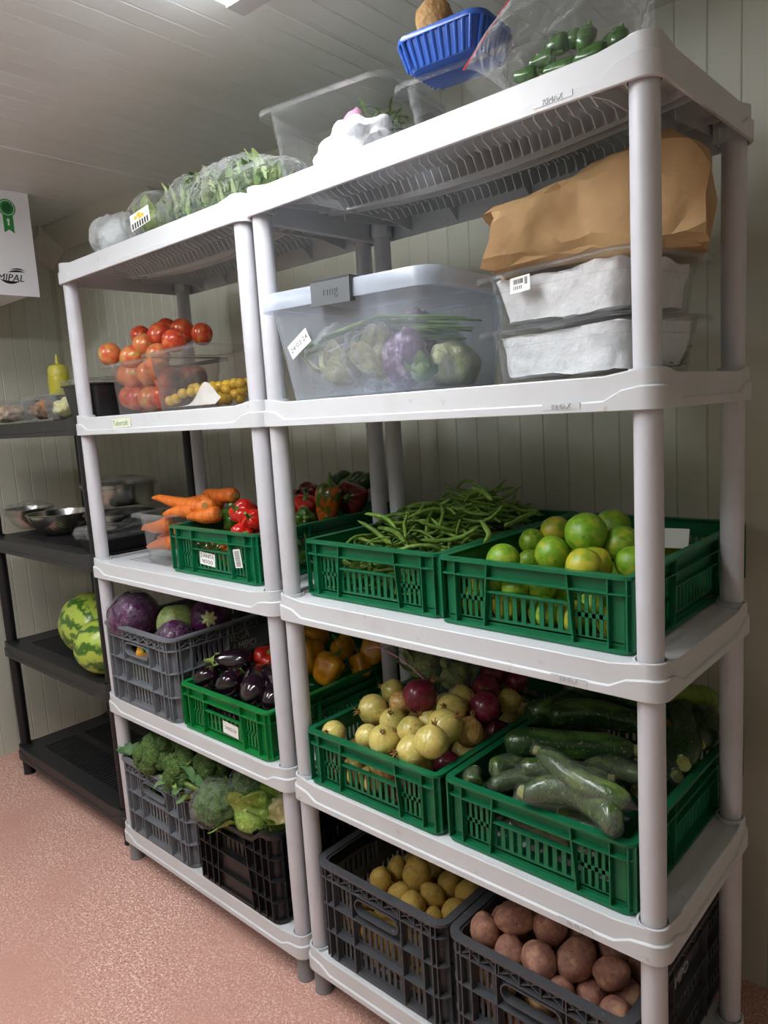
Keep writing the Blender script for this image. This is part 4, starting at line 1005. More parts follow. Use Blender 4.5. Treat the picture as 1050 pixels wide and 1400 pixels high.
# ---- level four, left unit: tomatoes
z4 = LV[3]
pan('clear pan filled with large tomatoes', -.688, .205, z4, .32, .265, .152, 0, 'smoky_pan')
pan('clear pan of small yellow tomatoes on white paper', -.405, .18, z4, .32, .275, .160, -3, 'smoky_pan')
T1, T2 = 'tomato', 'tomato_pale'
for (x, y, Y, r_, k) in ((150,484,.10,.034,T2), (180,488,.13,.034,T2), (197,472,.16,.034,T2), (193,460,.22,.033,T1), (218,458,.20,.036,T1), (228,450,.26,.033,T1), (250,452,.27,.036,T1), (238,466,.17,.034,T1), (276,457,.30,.034,T1), (216,486,.15,.035,T2), (205,470,.24,.034,T1),
                         (158,514,.125,.036,T2), (176,513,.125,.036,T2), (198,510,.125,.036,T2), (215,503,.14,.036,T2), (165,545,.130,.036,T1), (184,545,.130,.036,T1), (203,544,.130,.036,T2), (221,543,.130,.036,T1), (235,520,.16,.036,T1), (240,545,.16,.034,T1)):
    p = at(x, y, Y=Y); p.z = max(p.z, z4+.006+r_)
    if p.z < z4+.13: p.x = min(max(p.x, -.821+r_), -.555-r_); p.y = max(p.y, .102+r_)
    put(k, p, r_, (rg.uniform(-1.5, 1.5), rg.uniform(-1.5, 1.5), 0), 'tomato', 'red tomato heaped in the clear pan' if k == T1 else 'orange half-ripe tomato in the clear pan', 'tomato', 'red tomatoes in the pan' if k == T1 else 'orange tomatoes in the pan')
for (x, y, r_) in ((-.77,.17,.036), (-.70,.17,.036), (-.63,.17,.036), (-.77,.245,.036), (-.70,.245,.036), (-.63,.245,.036), (-.66,.21,.036), (-.735,.21,.036), (-.61,.26,.034)):
    for l in (0, 1): put(T1, (x, y, z4+.042+l*.055), r_, (rg.uniform(-1, 1), rg.uniform(-1, 1), 0), 'tomato', 'red tomato heaped in the clear pan', 'tomato', 'red tomatoes in the pan')
for k, (x, y) in enumerate([(233,548), (241,545), (250,538), (262,536), (273,534), (283,534), (292,532), (328,524), (331,532), (343,531), (300,528), (310,525), (320,520), (338,518), (268,525), (280,522), (290,520), (345,522), (255,529)]):
    Y = .11+.004*(k % 7) if k < 10 else .19
    p = at(x, y, Y=Y)
    if p.x > -.285: p = at(x, y, X=-.285-.004*(k % 5))
    p.x = max(p.x, -.53); p.y = min(max(p.y, .075), .285); p.z = min(max(p.z, z4+.022), z4+.062)
    put('cherry', p, .0145, rrot(rg), 'small_tomato', 'small yellow tomato in the clear pan', 'tomato', 'small yellow tomatoes')
for k in range(22):
    put('cherry', (rg.uniform(-.50, -.31), rg.uniform(.12, .25), z4+.022+.012*(k % 3)), .0145, rrot(rg), 'small_tomato', 'small yellow tomato in the clear pan', 'tomato', 'small yellow tomatoes')
mb = MB(); rows = []
for i in range(15):
    t = i/14; rows.append([( -.515+.225*t, .092+.02*j/6+.004*math.sin(t*9), z4+.010+(.052*math.exp(-((t-.72)/.18)**2)+.012*t)*(j/6)) for j in range(7)])
mb.loft(rows, closed=False); o = mb.obj('paper_towel', 'tissue', None, 180); tag(o, 'folded white paper towel standing in the pan of small tomatoes', 'paper towel')
# ---- level three, left unit: the carrot pan
pan('small clear pan of thick carrots', -.612, .205, LV[2], .205, .32, .150, 0, 'clear_pan')
# ---- level four, right unit: storage box, paper-lined pans, paper bag
bx_l, BRZ = (.262, .165, z4), R(6)
sb = thing('storage_box', 'large translucent storage box with lid and dark latch, full of bagged greens', 'box', bx_l, BRZ)
def sbr(f, off, r, z): return rr(.437-f-2*off, .355-f-2*off, r, z, 6)
MB().loft([sbr(.085, 0, .03, 0), sbr(.078, 0, .036, .005), sbr(.030, 0, .042, .184), sbr(.004, 0, .045, .186), sbr(.004, 0, .045, .192), sbr(.03, .003, .04, .192), sbr(.078, .003, .033, .008), sbr(.085, .003, .028, .004)], True, True, True).obj('tub', 'frosted', sb, 40)
MB().loft([sbr(.0, -.002, .046, .183), sbr(-.004, 0, .047, .190), sbr(.0, 0, .047, .214), sbr(.006, 0, .045, .218), sbr(.02, 0, .04, .219), sbr(.03, 0, .035, .213), sbr(.2, 0, .03, .213)], True, False, True).obj('lid', 'frosted_lid', sb, 40)
lt_ = MB().box(-.048, .048, -.010, .006, .176, .223); lt_.box(-.046, .046, -.010, .030, .219, .224); lt_.box(-.050, .050, -.013, -.006, .174, .180)
la = lt_.obj('latch', 'latch_grey', sb); la.location = (-.005, -.1775, 0)
text('rmg', .024, 'latch_grey', la, (0, -.0102, .200), FR, .0008, 'raised_lettering')
e = sticker(sb, .062, .032, (-.115, -.163, .112), (R(82), R(-32), 0), ['24/03/24'], size=.0155)
def lettuce(name, label, cat, loc, r, m, n, seed, parts='leaf', group=None, tight=.0):
    """a leafy head: core plus curved leaves"""
    rq = random.Random(seed); t = link(name, blob(name, m, r*.8, r*.8, r*.72, .22, 2.2, seed, 3), None, loc); tag(t, label, cat, group)
    for k in range(n):
        a = rq.uniform(0, 6.28); el = rq.uniform(-.3, 1.0); d = Vector((math.cos(a)*math.cos(el), math.sin(a)*math.cos(el), math.sin(el)))
        leaf_obj(parts, m, d*r*.35+Vector((0, 0, -r*.3)), d+Vector((0, 0, .6)), r*1.25, r*.95, .35, t, r*.05, up=d, seed=k)
    return t
def in_box(u, v, z): return Matrix.Translation(bx_l) @ Matrix.Rotation(BRZ, 4, 'Z') @ Vector((u, v, z))
mat('salad_pale', (214, 214, 158), .5, var=[(50, (236, 234, 200), .48, .62, 4), (25, (170, 180, 100), .5, .66, 3)], bump=(70, .8))
def boxbag(label, u, v, rx, ry, rz_, seed, m='bag'):
    o = link('produce_bag', facet(blob('produce_bag', m, rx, ry, rz_, .15, 2, seed, 5), .008, 30, seed, 60, .4), None, in_box(u, v, rz_+.008)); tag(o, label, 'plastic bag'); return o
lettuce('lettuce_head', 'pale lettuce head inside the storage box behind the date sticker', 'lettuce', in_box(-.100, -.052, .068), .058, 'salad_pale', 10, 3)
boxbag('crinkled clear bag around the lettuce behind the date sticker', -.102, -.056, .074, .072, .070, 3)
lettuce('lettuce_head', 'pale lettuce head in the middle of the storage box', 'lettuce', in_box(-.002, -.050, .074), .058, 'salad_pale', 10, 4)
boxbag('crinkled clear bag around the middle lettuce in the storage box', -.004, -.056, .066, .070, .074, 4)
lettuce('cauliflower', 'small pale cauliflower lying at the back of the storage box', 'cauliflower', in_box(-.10, .06, .085), .060, 'cauliflower', 6, 5)
o = link('wrapped_cabbage', facet(blob('wrapped_cabbage', 'purple_onion_leaf', .044, .044, .058, .12, 2, 5, 5), .006, 45, 2, 60), None, in_box(.085, -.078, .064)); tag(o, 'purple cabbage in crinkled film inside the storage box', 'cabbage')
o = link('wrapped_cabbage', facet(blob('wrapped_cabbage', 'purple_onion_leaf', .046, .046, .05, .12, 2, 9, 5), .006, 45, 3, 60), None, in_box(.03, .05, .125)); tag(o, 'small purple cabbage at the back of the storage box', 'cabbage')
o = link('cloth_bag', facet(blob('cloth_bag', 'salad_pale', .040, .075, .044, .12, 2, 8, 5), .009, 22, 2, 50), None, in_box(.135, .02, .050)); tag(o, 'cream coloured produce bag in the corner of the storage box', 'bag')
lettuce('parsley_bunch', 'green parsley beside the purple cabbage in the storage box', 'parsley', in_box(.125, -.085, .040), .030, 'herb', 7, 15)
boxbag('puffed clear bag along the back of the storage box', .02, .08, .12, .05, .075, 7)
sc = thing('scallion_bunch', 'bunch of green scallions lying across the storage box', 'scallions', in_box(0, 0, .125), BRZ)
rq = random.Random(11)
for k in range(16):
    y = rq.uniform(-.05, .03); z = rq.uniform(-.02, .02); x0_ = rq.uniform(-.17, -.10)
    MB().tube([(x0_, y-.06, z-.02), (x0_+.12, y-.02, z+.012), (x0_+.24, y+.01, z), (x0_+.30, y+.02, z-.01)], [.004, .0045, .0035, .002], 6).obj('stalk', 'herb', sc, 180)
# two paper-lined pans, one on the other
px_, py_, prz = .700, .200, -10
pl = pan('lower clear pan lined with white paper and herbs', px_, py_, z4, .325, .265, .094, prz)
pu = pan('upper clear pan lined with white paper, with a barcode sticker', px_+.002, py_-.004, z4+.095, .325, .265, .094, prz)
for zz, sd, lab in ((z4+.006, 1, 'crumpled white paper lining the lower pan'), (z4+.101, 2, 'crumpled white paper lining the upper pan')):
    me = softbox(.256, .198, .083, .03, 12, .0).mesh('paper_liner', 'tissue', 180)
    for v in me.vertices: k_ = 1+.11*v.co.z/.083; v.co.x *= k_; v.co.y *= k_
    me.update(); facet(me, .009, 17, sd, 30, .75)
    o = link('paper_liner', me, None, (px_, py_, zz), (0, 0, R(prz))); tag(o, lab, 'paper')
e = sticker(pu, .044, .026, (-.055, -.1205, .071), (R(87), R(-2), 0), []); bars(e, -.014, .008, .001, .009, 14, 'ink'); bars(e, -.014, .006, -.008, -.002, 5, 'ink_grey'); bars(e, .011, .017, -.002, .010, 4, 'ink')
hb_ = thing('herb_sprigs', 'dark herb sprigs by the paper in the lower pan', 'herbs', (px_+.098, py_+.02, z4+.012), R(prz))
for k in range(26):
    leaf_obj('leaf', 'herb', (rq.uniform(-.004, .022), rq.uniform(-.07, .07), rq.uniform(.0, .062)), (rq.uniform(-.4, .6), rq.uniform(-1, 1), rq.uniform(-.2, .8)), .028, .016, .2, hb_, .001)
# paper bag lying on the upper pan: flat creased facets
za = z4+.192; K, n = 13, 26; prg = random.Random(14); rings = []
ax = Vector((-.40, .92, 0)).normalized(); lx = Vector((.92, .40, 0))
for i in range(K):
    t = i/(K-1); c_ = Vector((.545+.31*t, .155+.135*t, za)); wdt = .20+.05*smst(.2, .8, t); hgt = .098+.090*min(1, t*1.3)-.045*smst(.85, 1, t)
    ring = []
    for k in range(n):
        a = 2*math.pi*k/n; e_ = .42
        u = math.copysign(abs(math.cos(a))**e_, math.cos(a))*wdt/2; v = math.copysign(abs(math.sin(a))**e_, math.sin(a))*hgt/2+hgt/2
        q = c_+ax*u+Vector((0, 0, v)); j_ = (.0045 if 0 < i < K-1 else .003)
        q += ax*prg.uniform(-j_, j_)+lx*prg.uniform(-.007, .007)+Vector((0, 0, prg.uniform(-j_, j_)))
        if i == 0: q += lx*(.012*math.sin(3*a)-.006)
        q += (ax*math.cos(a)+Vector((0, 0, math.sin(a))))*nz(q, 8, 4)*.014
        q.z = max(q.z, za+.0006); q.z = min(q.z, ZL[4]-.008); ring.append(q)
    rings.append(ring)
mid = [[(p+sum((Vector(q) for q in r_), Vector())/n*1.0)*.5 for p in r_] for r_ in (rings[1],)]
mb = MB(); mb.loft([mid[0]]+rings, True, True, True)
me = mb.mesh('paper_bag', 'kraft', 0); bm = bmesh.new(); bm.from_mesh(me); bmesh.ops.triangulate(bm, faces=bm.faces); bmesh.ops.subdivide_edges(bm, edges=bm.edges, cuts=1, smooth=.35); bm.to_mesh(me); bm.free()
for p in me.polygons: p.use_smooth = True
me.set_sharp_from_angle(angle=R(21))
o = link('paper_bag', me); tag(o, 'crumpled brown paper bag lying on the upper clear pan', 'paper bag')
# ---- top shelf
z5 = LV[4]
pan('deep clear pan with cloth and herbs on the top shelf', .185, .175, z5, .325, .265, .150, 10, 'clear_pan')
pan('shallower clear pan under the blue basket', .515, .225, z5, .325, .265, .112, 7, 'clear_pan')
me = facet(blob('white_cloth', 'white_cloth', .085, .075, .040, .25, 2.2, 3, 5), .010, 18, 3, 60); o = link('white_cloth', me, None, (.235, .125, z5+.048)); o.rotation_euler = (0, R(-16), R(10)); tag(o, 'white cloth bundled in the deep clear pan', 'cloth')
hb_ = thing('herb_bunch', 'bunch of dried green herbs resting on the white cloth', 'herbs', (.27, .16, z5+.085), R(20))
for k in range(90):
    a = rq.uniform(0, 6.28); leaf_obj('leaf', 'herb_pale' if k % 3 == 0 else 'herb', (rq.uniform(-.035, .035), rq.uniform(-.03, .03), rq.uniform(-.02, .03)), (math.cos(a), math.sin(a), rq.uniform(-.4, .9)), rq.uniform(.025, .05), .005, .5, hb_, .002, seg=4)
me = crumple(blob('pink_wrapper', 'pink_film', .028, .03, .04, .3, 2.5, 3, 3), .006, 20, 3); o = link('pink_wrapper', me, None, (.195, .165, z5+.105), (0, .3, 0)); tag(o, 'pink plastic wrapper beside the dried herbs', 'wrapper')
lettuce('parsley_bunch', 'dim green parsley at the far end of the deep pan', 'parsley', (.115, .175, z5+.045), .045, 'herb', 10, 8)
me = facet(softbox(.21, .17, .078, .05, 12, .05).mesh('plastic_bag', 'bag', 180), .016, 14, 6); o = link('plastic_bag', me, None, (.505, .222, z5+.006), (0, 0, R(7))); tag(o, 'crumpled clear plastic bag inside the pan under the blue basket', 'plastic bag')
# blue ribbed basket
bb = thing('basket', 'small blue ribbed plastic basket standing on a clear pan', 'basket', (.492, .118, z5+.1135), R(6))
def bring(s, z, r=.028): return rr(.172*s, .13*s, r, z, 6)
MB().loft([bring(.80, 0), bring(.82, .003), bring(.97, .048), bring(.95, .048), bring(.80, .006), bring(.78, .003)], True, True, True).obj('bowl', 'blue_plastic', bb, 40)
MB().loft([bring(.965, .046), bring(1.02, .046), bring(1.035, .050), bring(1.02, .055), bring(.965, .055)], loop=True).obj('rim', 'blue_plastic', bb, 40)
for s_, L, ax in ((-1, .172, 'x'), (1, .172, 'x'), (-1, .13, 'y'), (1, .13, 'y')):
    k = int(L/.016)
    for i in range(k):
        u = -L*.40+L*.80*i/(k-1); h_ = .13 if ax == 'x' else .172
        p0 = (u*.86, s_*h_*.41, .002) if ax == 'x' else (s_*h_*.41, u*.86, .002); p1 = (u, s_*h_*.488, .047) if ax == 'x' else (s_*h_*.488, u, .047)
        MB().cyl(p0, p1, .0028, .0034, 6).obj('rib', 'blue_plastic', bb)
o = link('root_vegetable', blob('root_vegetable', 'brown_root', .036, .034, .045, .15, 2, 3, 3), None, (.445, .125, z5+.1135+.094)); tag(o, 'round brown root vegetable sitting in the blue basket', 'root vegetable')
# zip bag with chilies: front and back sheets that meet at the seams
A_, B2_, C2_, D2_ = at(612, 90, Y=.03), at(688, -28, Y=.06), Vector((.845, .075, z5+.006)), Vector((.825, .13, z5+.16))
zb = thing('zip_bag', 'large clear zip bag with a red zipper, holding green chilies', 'plastic bag', (.7, .09, z5))
def sheet(side):
    rows = []
    for i in range(29):
        s = i/28; row = []
        lo = A_.lerp(C2_, s); lo.z = A_.z*(1-smst(0, .38, s))+(z5+.004)*smst(0, .38, s); hi = B2_.lerp(D2_, s)
        for j in range(21):
            t = j/20; p = lo.lerp(hi, t)
            th = side*.055*math.sin(math.pi*min(1, s*1.04))**.6*math.sin(math.pi*t)**.6*(1.25-.7*t)
            p = p+Vector((.2, 1, 0)).normalized()*(th+.035)
            f = nz(p, 16, 3+side)*.011+(.3-abs(nz(p, 34, 6+side)))*.007
            p += Vector((0, 1, .2))*f*math.sin(math.pi*t)*min(1, s*5)*min(1, (1-s)*6+.15)
            p.z = max(p.z, z5+.0012); row.append(p-Vector((.7, .09, z5)))
        rows.append(row)
    return MB().loft(rows, closed=False)
sheet(-1).obj('front_sheet', 'zip_bag', zb, 180); sheet(1).obj('back_sheet', 'zip_bag', zb, 180)
mb = MB(); o_ = Vector((.7, .09, z5)); yy = Vector((.007, .034, 0))
mb.tube([A_-o_+yy, A_.lerp(B2_, .5)-o_+yy, B2_-o_+yy], [.0016]*3, 6); mb.obj('zipper', 'zipper_red', zb)
for i, (a, b, Y, rad) in enumerate((((783,86), (832,66), .085, .016), ((800,72), (806,38), .12, .016), ((743,74), (779,54), .13, .016), ((722,88), (758,74), .10, .015), ((842,68), (850,40), .11, .014), ((740,100), (788,86), .10, .014), ((770,60), (798,50), .14, .015), ((820,60), (848,52), .13, .015), ((700,108), (735,98), .09, .013))):
    p0, p1 = at(*a, Y=Y), at(*b, Y=Y+.01)
    for q in (p0, p1): q.z = max(q.z, z5+rad+.003)
    along('chili', p0, p1, rad/(.16*(p1-p0).length), 'chili_pepper', 'plump green chili pepper in the clear zip bag', 'chili', 'green chilies in the zip bag', i % 4)
p0 = at(708, 116, Y=.07); p0.z = z5+.012
along('chili', p0, p0+Vector((.02, .01, .012)), .9, 'chili_pepper', 'tiny red chili tip at the corner of the zip bag', 'chili', None).data = long_me('chili_pepper', 'pepper_red', ch, 0, 12, 0)
# bags at the left end of the top shelf
def bag_shell(name, label, loc, rx, ry, rz_, m, seed, amp=.010, tail=None, rot=(0, 0, 0)):
    me = blob(name, m, rx, ry, rz_, .12, 1.6, seed, 5); crumple(me, amp, 14, seed)
    for v in me.vertices: v.co.z = max(v.co.z, -rz_*.86)
    if tail:
        for v in me.vertices:
            k = smst(.55, 1, v.co.normalized().dot(Vector(tail).normalized())); v.co += Vector(tail)*k; v.co -= Vector((v.co.x*.0, v.co.y*.35*k, 0))
    o = link(name, me, None, loc, rot); tag(o, label, 'plastic bag'); return o
c_ = at(164, 318, Y=.11); c_.z = z5+.058
bag_shell('plastic_bag', 'cloudy white plastic bag at the end of the top shelf', c_, .085, .075, .064, 'cloudy_bag', 2)
o = link('napa_cabbage', blob('napa_cabbage', 'white_cloth', .066, .055, .048, .2, 2, 3, 3), None, (c_.x, c_.y, z5+.054)); tag(o, 'pale bundle showing through the cloudy white bag', 'bundle')
c_ = at(214, 298, Y=.11); c_.z = z5+.062
s_ = bag_shell('plastic_bag', 'clear bag around a pale cabbage with printed label', c_, .098, .080, .070, 'bag', 4)
lettuce('cabbage', 'pale green cabbage in the clear bag with printed label', 'cabbage', (c_.x, c_.y, z5+.058), .055, 'green_cabbage', 7, 6)
lb = link('printed_label', None, s_, (.052, -.075, -.012)); lb.rotation_euler = (R(82), R(-14), R(14))
lb2 = MB().box(-.034, .034, -.022, .022, 0, .0008); o = lb2.obj('label_sheet', 'paper_label', s_); o.location = (.050, -.0795, -.014); o.rotation_euler = (R(78), R(-16), R(16))
bpy.data.objects.remove(lb)
mb = MB()
for i in range(7): mb.box(-.030+.0088*i, -.030+.0088*i+.005, -.020, -.004, .0008, .0014)
mb.obj('printed_letters', 'bag_print', o)
mb = MB()
for i, (x, y, r_) in enumerate(((-.014, .008, .006), (-.002, .012, .007), (.010, .006, .006), (.001, .002, .005))): mb.cyl((x, y, .0008), (x, y, .0014), r_, r_*.8, 8)
mb.obj('printed_flowers', 'bag_yellow', o)
# big bag of leafy greens
c_ = Vector((-.225, .145, z5+.062))
gr = thing('leafy_greens', 'mass of long pale green leaves inside the big clear bag', 'leafy greens', (c_.x, c_.y, z5))
mb = MB(); rq = random.Random(4)
for k in range(420):
    x = rq.uniform(-.235, .235); env = math.sqrt(max(.02, 1-(x/.26)**2)); y = rq.uniform(-.085, .085)*env; z = .012+rq.random()*.108*env
    a = rq.gauss(.5, .5); d = Vector((math.cos(a)*.7, -.25+rq.uniform(-.4, .4), math.sin(a)+.2))
    leaf_mb(mb, (x-.02, y, z-.012 if z > .03 else z), d, rq.uniform(.035, .075), rq.uniform(.005, .016), .3, .002, seg=3, seed=k)
for i, v in enumerate(mb.v): mb.v[i] = (max(-.245, min(.245, v[0])), max(-.098, min(.098, v[1])), max(.004, min(.118, v[2])))
o = mb.obj('leaves', 'herb_pale', gr, 180); o['kind'] = 'stuff'
mb = MB()
for k in range(150):
    x = rq.uniform(-.235, .235); env = math.sqrt(max(.02, 1-(x/.26)**2)); y = rq.uniform(-.09, .05)*env; z = .02+rq.random()*.09*env
    leaf_mb(mb, (x, y, z), (rq.uniform(-1, 1), rq.uniform(-1, .2), rq.uniform(-.3, 1)), rq.uniform(.025, .05), rq.uniform(.008, .018), .3, .002, seg=3, seed=k)
for i, v in enumerate(mb.v): mb.v[i] = (max(-.245, min(.245, v[0])), max(-.098, min(.098, v[1])), max(.004, min(.118, v[2])))
o = mb.obj('dark_leaves', 'herb', gr, 180); o['kind'] = 'stuff'
bag_shell('plastic_bag', 'big clear plastic bag full of leafy greens', c_, .268, .115, .071, 'bag', 7, .012)
for (x, y, r_, lab) in ((313, 228, .018, 'puffed knot of the big clear greens bag'), ):
    p = at(x, y, Y=.17); me = crumple(blob('bag_knot', 'bag', .024, .02, .024, .2, 2, 1, 3), .004, 40, 1); o = link('bag_knot', me, None, p); tag(o, lab, 'plastic bag')
# ---- the bag of lettuce lying on the onions
c_ = at(573, 917, Z=.795)
o = lettuce('lettuce_head', 'pale lettuce head in a zip bag on the onions', 'lettuce', c_+Vector((-.03, .05, 0)), .052, 'green_cabbage', 6, 12)
o = lettuce('lettuce_head', 'smaller pale lettuce half beside the bagged head on the onions', 'lettuce', c_+Vector((.06, .06, -.02)), .045, 'green_cabbage', 5, 13)
zb2 = thing('zip_bag', 'slack zip bag over the lettuce on the onion crate', 'plastic bag', c_)
rows = []
for i in range(17):
    s = i/16; rows.append([Vector((-.12+.24*s, -.05+.17*t/12+.0, .062-.085*s*s*.9+.012*math.sin(t*.9+s*5)-.05*(t/12-.5)**2+nz((s, t/12, 0), 5, 2)*.010)) for t in range(13)])
MB().loft(rows, closed=False).obj('sheet', 'bag', zb2, 180)
MB().tube([rows[i][0] for i in range(17)], .0016, 5).obj('zipper', 'pink_film', zb2, 180)
# ---- cabbages in the grey crate
zc = CR['cabbage'][2]
def cab(x, y, Z, r, m, lab, name='cabbage', seed=0, leaves=5, film_=None):
    p = at(x, y, Z=Z); t = link(name, blob(name, m, r, r, r*.93, .08, 2.0, seed, 4), None, p, (rg.uniform(-.5, .5), rg.uniform(-.5, .5), rg.uniform(-3, 3))); tag(t, lab, 'cabbage')
    rq = random.Random(seed)
    for k in range(leaves):
        mb = MB(); rows = []
        for i in range(9):
            el = -1.2+2.1*i/8; rows.append([Vector((math.cos(el)*math.cos(az), math.cos(el)*math.sin(az), math.sin(el)))*r*(1.035+.02*math.sin(5*az+k)) for az in [(-.75+1.5*j/8)*(1-.35*abs(el)/1.2) for j in range(9)]])
        mb.loft(rows, closed=False); lf = mb.obj('outer_leaf', m, t, 180); lf.rotation_euler = (rq.uniform(-.3, .3), rq.uniform(-.3, .3), 6.28*k/leaves)
    if film_: link('film', facet(blob('film', 'wrap', r*1.05, r*1.05, r*1.0, .06, 2, seed, 5), .007, 34, seed, 60), t)
    return t
cab(183, 843, .825, .078, 'purple_cabbage', 'large purple cabbage in film in the grey crate', seed=1, film_=True)
cab(243, 852, .815, .060, 'green_cabbage', 'dull green cabbage behind the purple one in the grey crate', seed=2)
cab(238, 873, .79, .055, 'purple_cabbage', 'small purple cabbage in shiny crinkled film at the crate corner', seed=3, film_=True)
t = cab(286, 846, .82, .062, 'purple_cabbage', 'purple cabbage showing its pale cut stalk', seed=4)
dv = (CAM-t.location).normalized(); q = t.rotation_euler.to_matrix().inverted() @ dv
mb = MB()
for k in range(7):
    a = 2*math.pi*k/7; z_ = q.to_track_quat('Z', 'Y') @ Vector((math.cos(a), math.sin(a), 0)); mb.tube([q*.064, q*.062+z_*.012, q*.056+z_*.024], [.009, .008, .003], 6)
mb.cyl(q*.050, q*.068, .014, .012, 12); mb.obj('cut_stalk', 'pale_stalk', t)
for (x, y, m, r, lab) in ((-.80,.10,'green_cabbage',.07,'green cabbage low in the grey crate'), (-.64,.12,'purple_cabbage',.07,'purple cabbage low in the grey crate'), (-.56,.30,'green_cabbage',.07,'green cabbage toward the rear of the grey crate'), (-.76,.30,'purple_cabbage',.075,'purple cabbage toward the rear of the grey crate'), (-.66,.42,'green_cabbage',.075,'green cabbage against the back of the grey crate')):
    o = link('cabbage', blob('cabbage', m, r, r, r*.94, .08, 2, 5, 3), None, (x, y, zc+.008+r)); tag(o, lab, 'cabbage')
put('pepper_yellow', at(205, 886, Y=.05), .034, (1.4, 0, .6), 'pepper', 'yellow pepper seen through the hand hole of the grey crate', 'pepper', None)
# ---- broccoli
def broccoli(label, loc, r, rot, seed, stalk=.09, group=None):
    rq = random.Random(seed); t = thing('broccoli', label, 'broccoli', loc); t.rotation_euler = rot
    if group: t['group'] = group
    MB().tube([(0, 0, -stalk), (0, 0, -stalk*.4), (0, 0, 0)], [r*.24, r*.22, r*.3], 10).obj('stalk', 'broccoli_stalk', t, 180)
    for k in range(11):
        el = 1.45 if k == 0 else (.75 if k < 5 else .15); a = 2*math.pi*k/(4 if k < 5 else 6)+seed
        d = Vector((math.cos(a)*math.cos(el), math.sin(a)*math.cos(el), math.sin(el)))
        MB().tube([(0, 0, -r*.25), d*r*.45], [r*.1, r*.13], 6).obj('branch', 'broccoli_stalk', t, 180)
        me = blob('floret', 'broccoli', r*.40, r*.40, r*.34, .10, 2.2, seed+k, 4)
        for v in me.vertices: v.co += Vector(v.normal)*r*.07*nz(v.co/r, 14, k)
        f = link('floret', me, t, d*r*.66); f.rotation_mode = 'QUATERNION'; f.rotation_quaternion = d.to_track_quat('Z', 'Y')
    return t
bz = CR['broccoli'][2]+.248
for (x, y, Z, r, rot, sd, lab) in ((213,1032,bz+.045,.068,(.5,.2,0),1,'broccoli head beside the crate corner on the bottom shelf'), (250,1052,bz+.03,.066,(.9,.6,1),2,'broccoli head tipped over in the middle of its crate'), (292,1045,bz+.045,.064,(.4,-.4,2),3,'broccoli head by the rim next to the wrapped cauliflower'), (262,1020,bz+.06,.062,(.2,.3,1),4,'broccoli head at the back of its crate'), (288,1072,bz+.0,.055,(1.2,.2,2.4),5,'broccoli lying low at the front of its crate')):
    broccoli(lab, at(x, y, Z=Z), r, rot, sd)
lf = thing('broccoli_leaves', 'loose broccoli leaves and stalks lying along the crate front', 'leaves', at(245, 1070, Z=bz-.005))
rq = random.Random(8)
for k in range(44):
    leaf_obj('leaf', 'broccoli_leaf' if k % 3 else 'broccoli_stalk', (rq.uniform(-.13, .12), rq.uniform(-.02, .07), rq.uniform(-.02, .05)), (rq.uniform(-.6, 1), rq.uniform(-.6, .4), rq.uniform(-.2, .4)), rq.uniform(.05, .10), rq.uniform(.014, .04), .3, lf, .005, seed=k)
for k in range(9):
    a_ = Vector((rq.uniform(-.12, .05), rq.uniform(-.03, .03), rq.uniform(-.02, .02))); MB().tube([a_, a_+Vector((.05, .0, .01)), a_+Vector((.11, .01, .0))], [.006, .006, .004], 7).obj('stalk', 'broccoli_stalk', lf, 180)
p = at(166, 1030, Z=bz+.012); lf = thing('broccoli_leaf', 'small leaf tip sticking out over the crate corner', 'leaf', p)
for k in range(5): leaf_obj('leaflet', 'broccoli_leaf', (.02, .015, -.006), (-1+.3*k, -.5+.35*k, .5), .05, .024, .2, lf, .003, seed=k)
for (x, y) in ((-.78,.12), (-.66,.12), (-.56,.14), (-.76,.30), (-.62,.32), (-.70,.45)): broccoli('broccoli head in the lower layer of its crate', (x, y, CR['broccoli'][2]+.14), .07, (.2, .1, x*9), int(abs(x)*50), .09, 'broccoli under the top layer')
# ---- black crate: wrapped broccoli, cabbage, cauliflower
kz = CR['sprout'][2]+.248
def wrapped(x, y, Z, r, m, name, lab, cat, seed):
    t = link(name, blob(name, m, r, r*.95, r*.85, .15, 2.5, seed, 5), None, at(x, y, Z=Z)); tag(t, lab, cat)
    for v in t.data.vertices: v.co += Vector(v.normal)*r*.05*nz(v.co/r, 12, seed)
    link('film', facet(blob('film', 'wrap', r*1.12, r*1.08, r*.98, .1, 2.5, seed, 5), .008, 34, seed, 60), t); return t
wrapped(296, 1098, kz+.012, .064, 'broccoli', 'wrapped_broccoli', 'broccoli head in clear film in the black crate', 'broccoli', 2)
wrapped(347, 1070, kz+.045, .062, 'broccoli', 'wrapped_broccoli', 'broccoli in film standing behind the pale cabbage', 'broccoli', 3)
t = cab(352, 1112, kz-.005, .060, 'cabbage_leaf', 'pale green cabbage with open leaves in the black crate', seed=6)
for k, (b_, d_) in enumerate((((-.05, -.02, -.03), (-.5, -.4, .55)), ((-.04, .03, .0), (.5, .2, .9)), ((.03, .04, .0), (.8, .2, .7)), ((.0, -.06, -.02), (.9, -.4, .2)), ((.05, .0, .0), (.6, .3, .8)))):
    lf = leaf_obj('loose_leaf', 'cabbage_leaf', b_, d_, .095, .06, .35, t, .006, seed=k, seg=12)
o = link('cauliflower', crumple(blob('cauliflower', 'cauliflower', .05, .05, .045, .15, 2, 4, 4), .005, 40, 4), None, at(388, 1112, Z=kz-.0)); tag(o, 'cauliflower with leaves beside the pale cabbage', 'cauliflower')
for k in range(4): leaf_obj('leaf', 'cabbage_leaf', (-.03+.015*k, -.03, -.04), (-.5+.3*k, -.6, 1), .10, .05, .2, o, .005, seed=k)
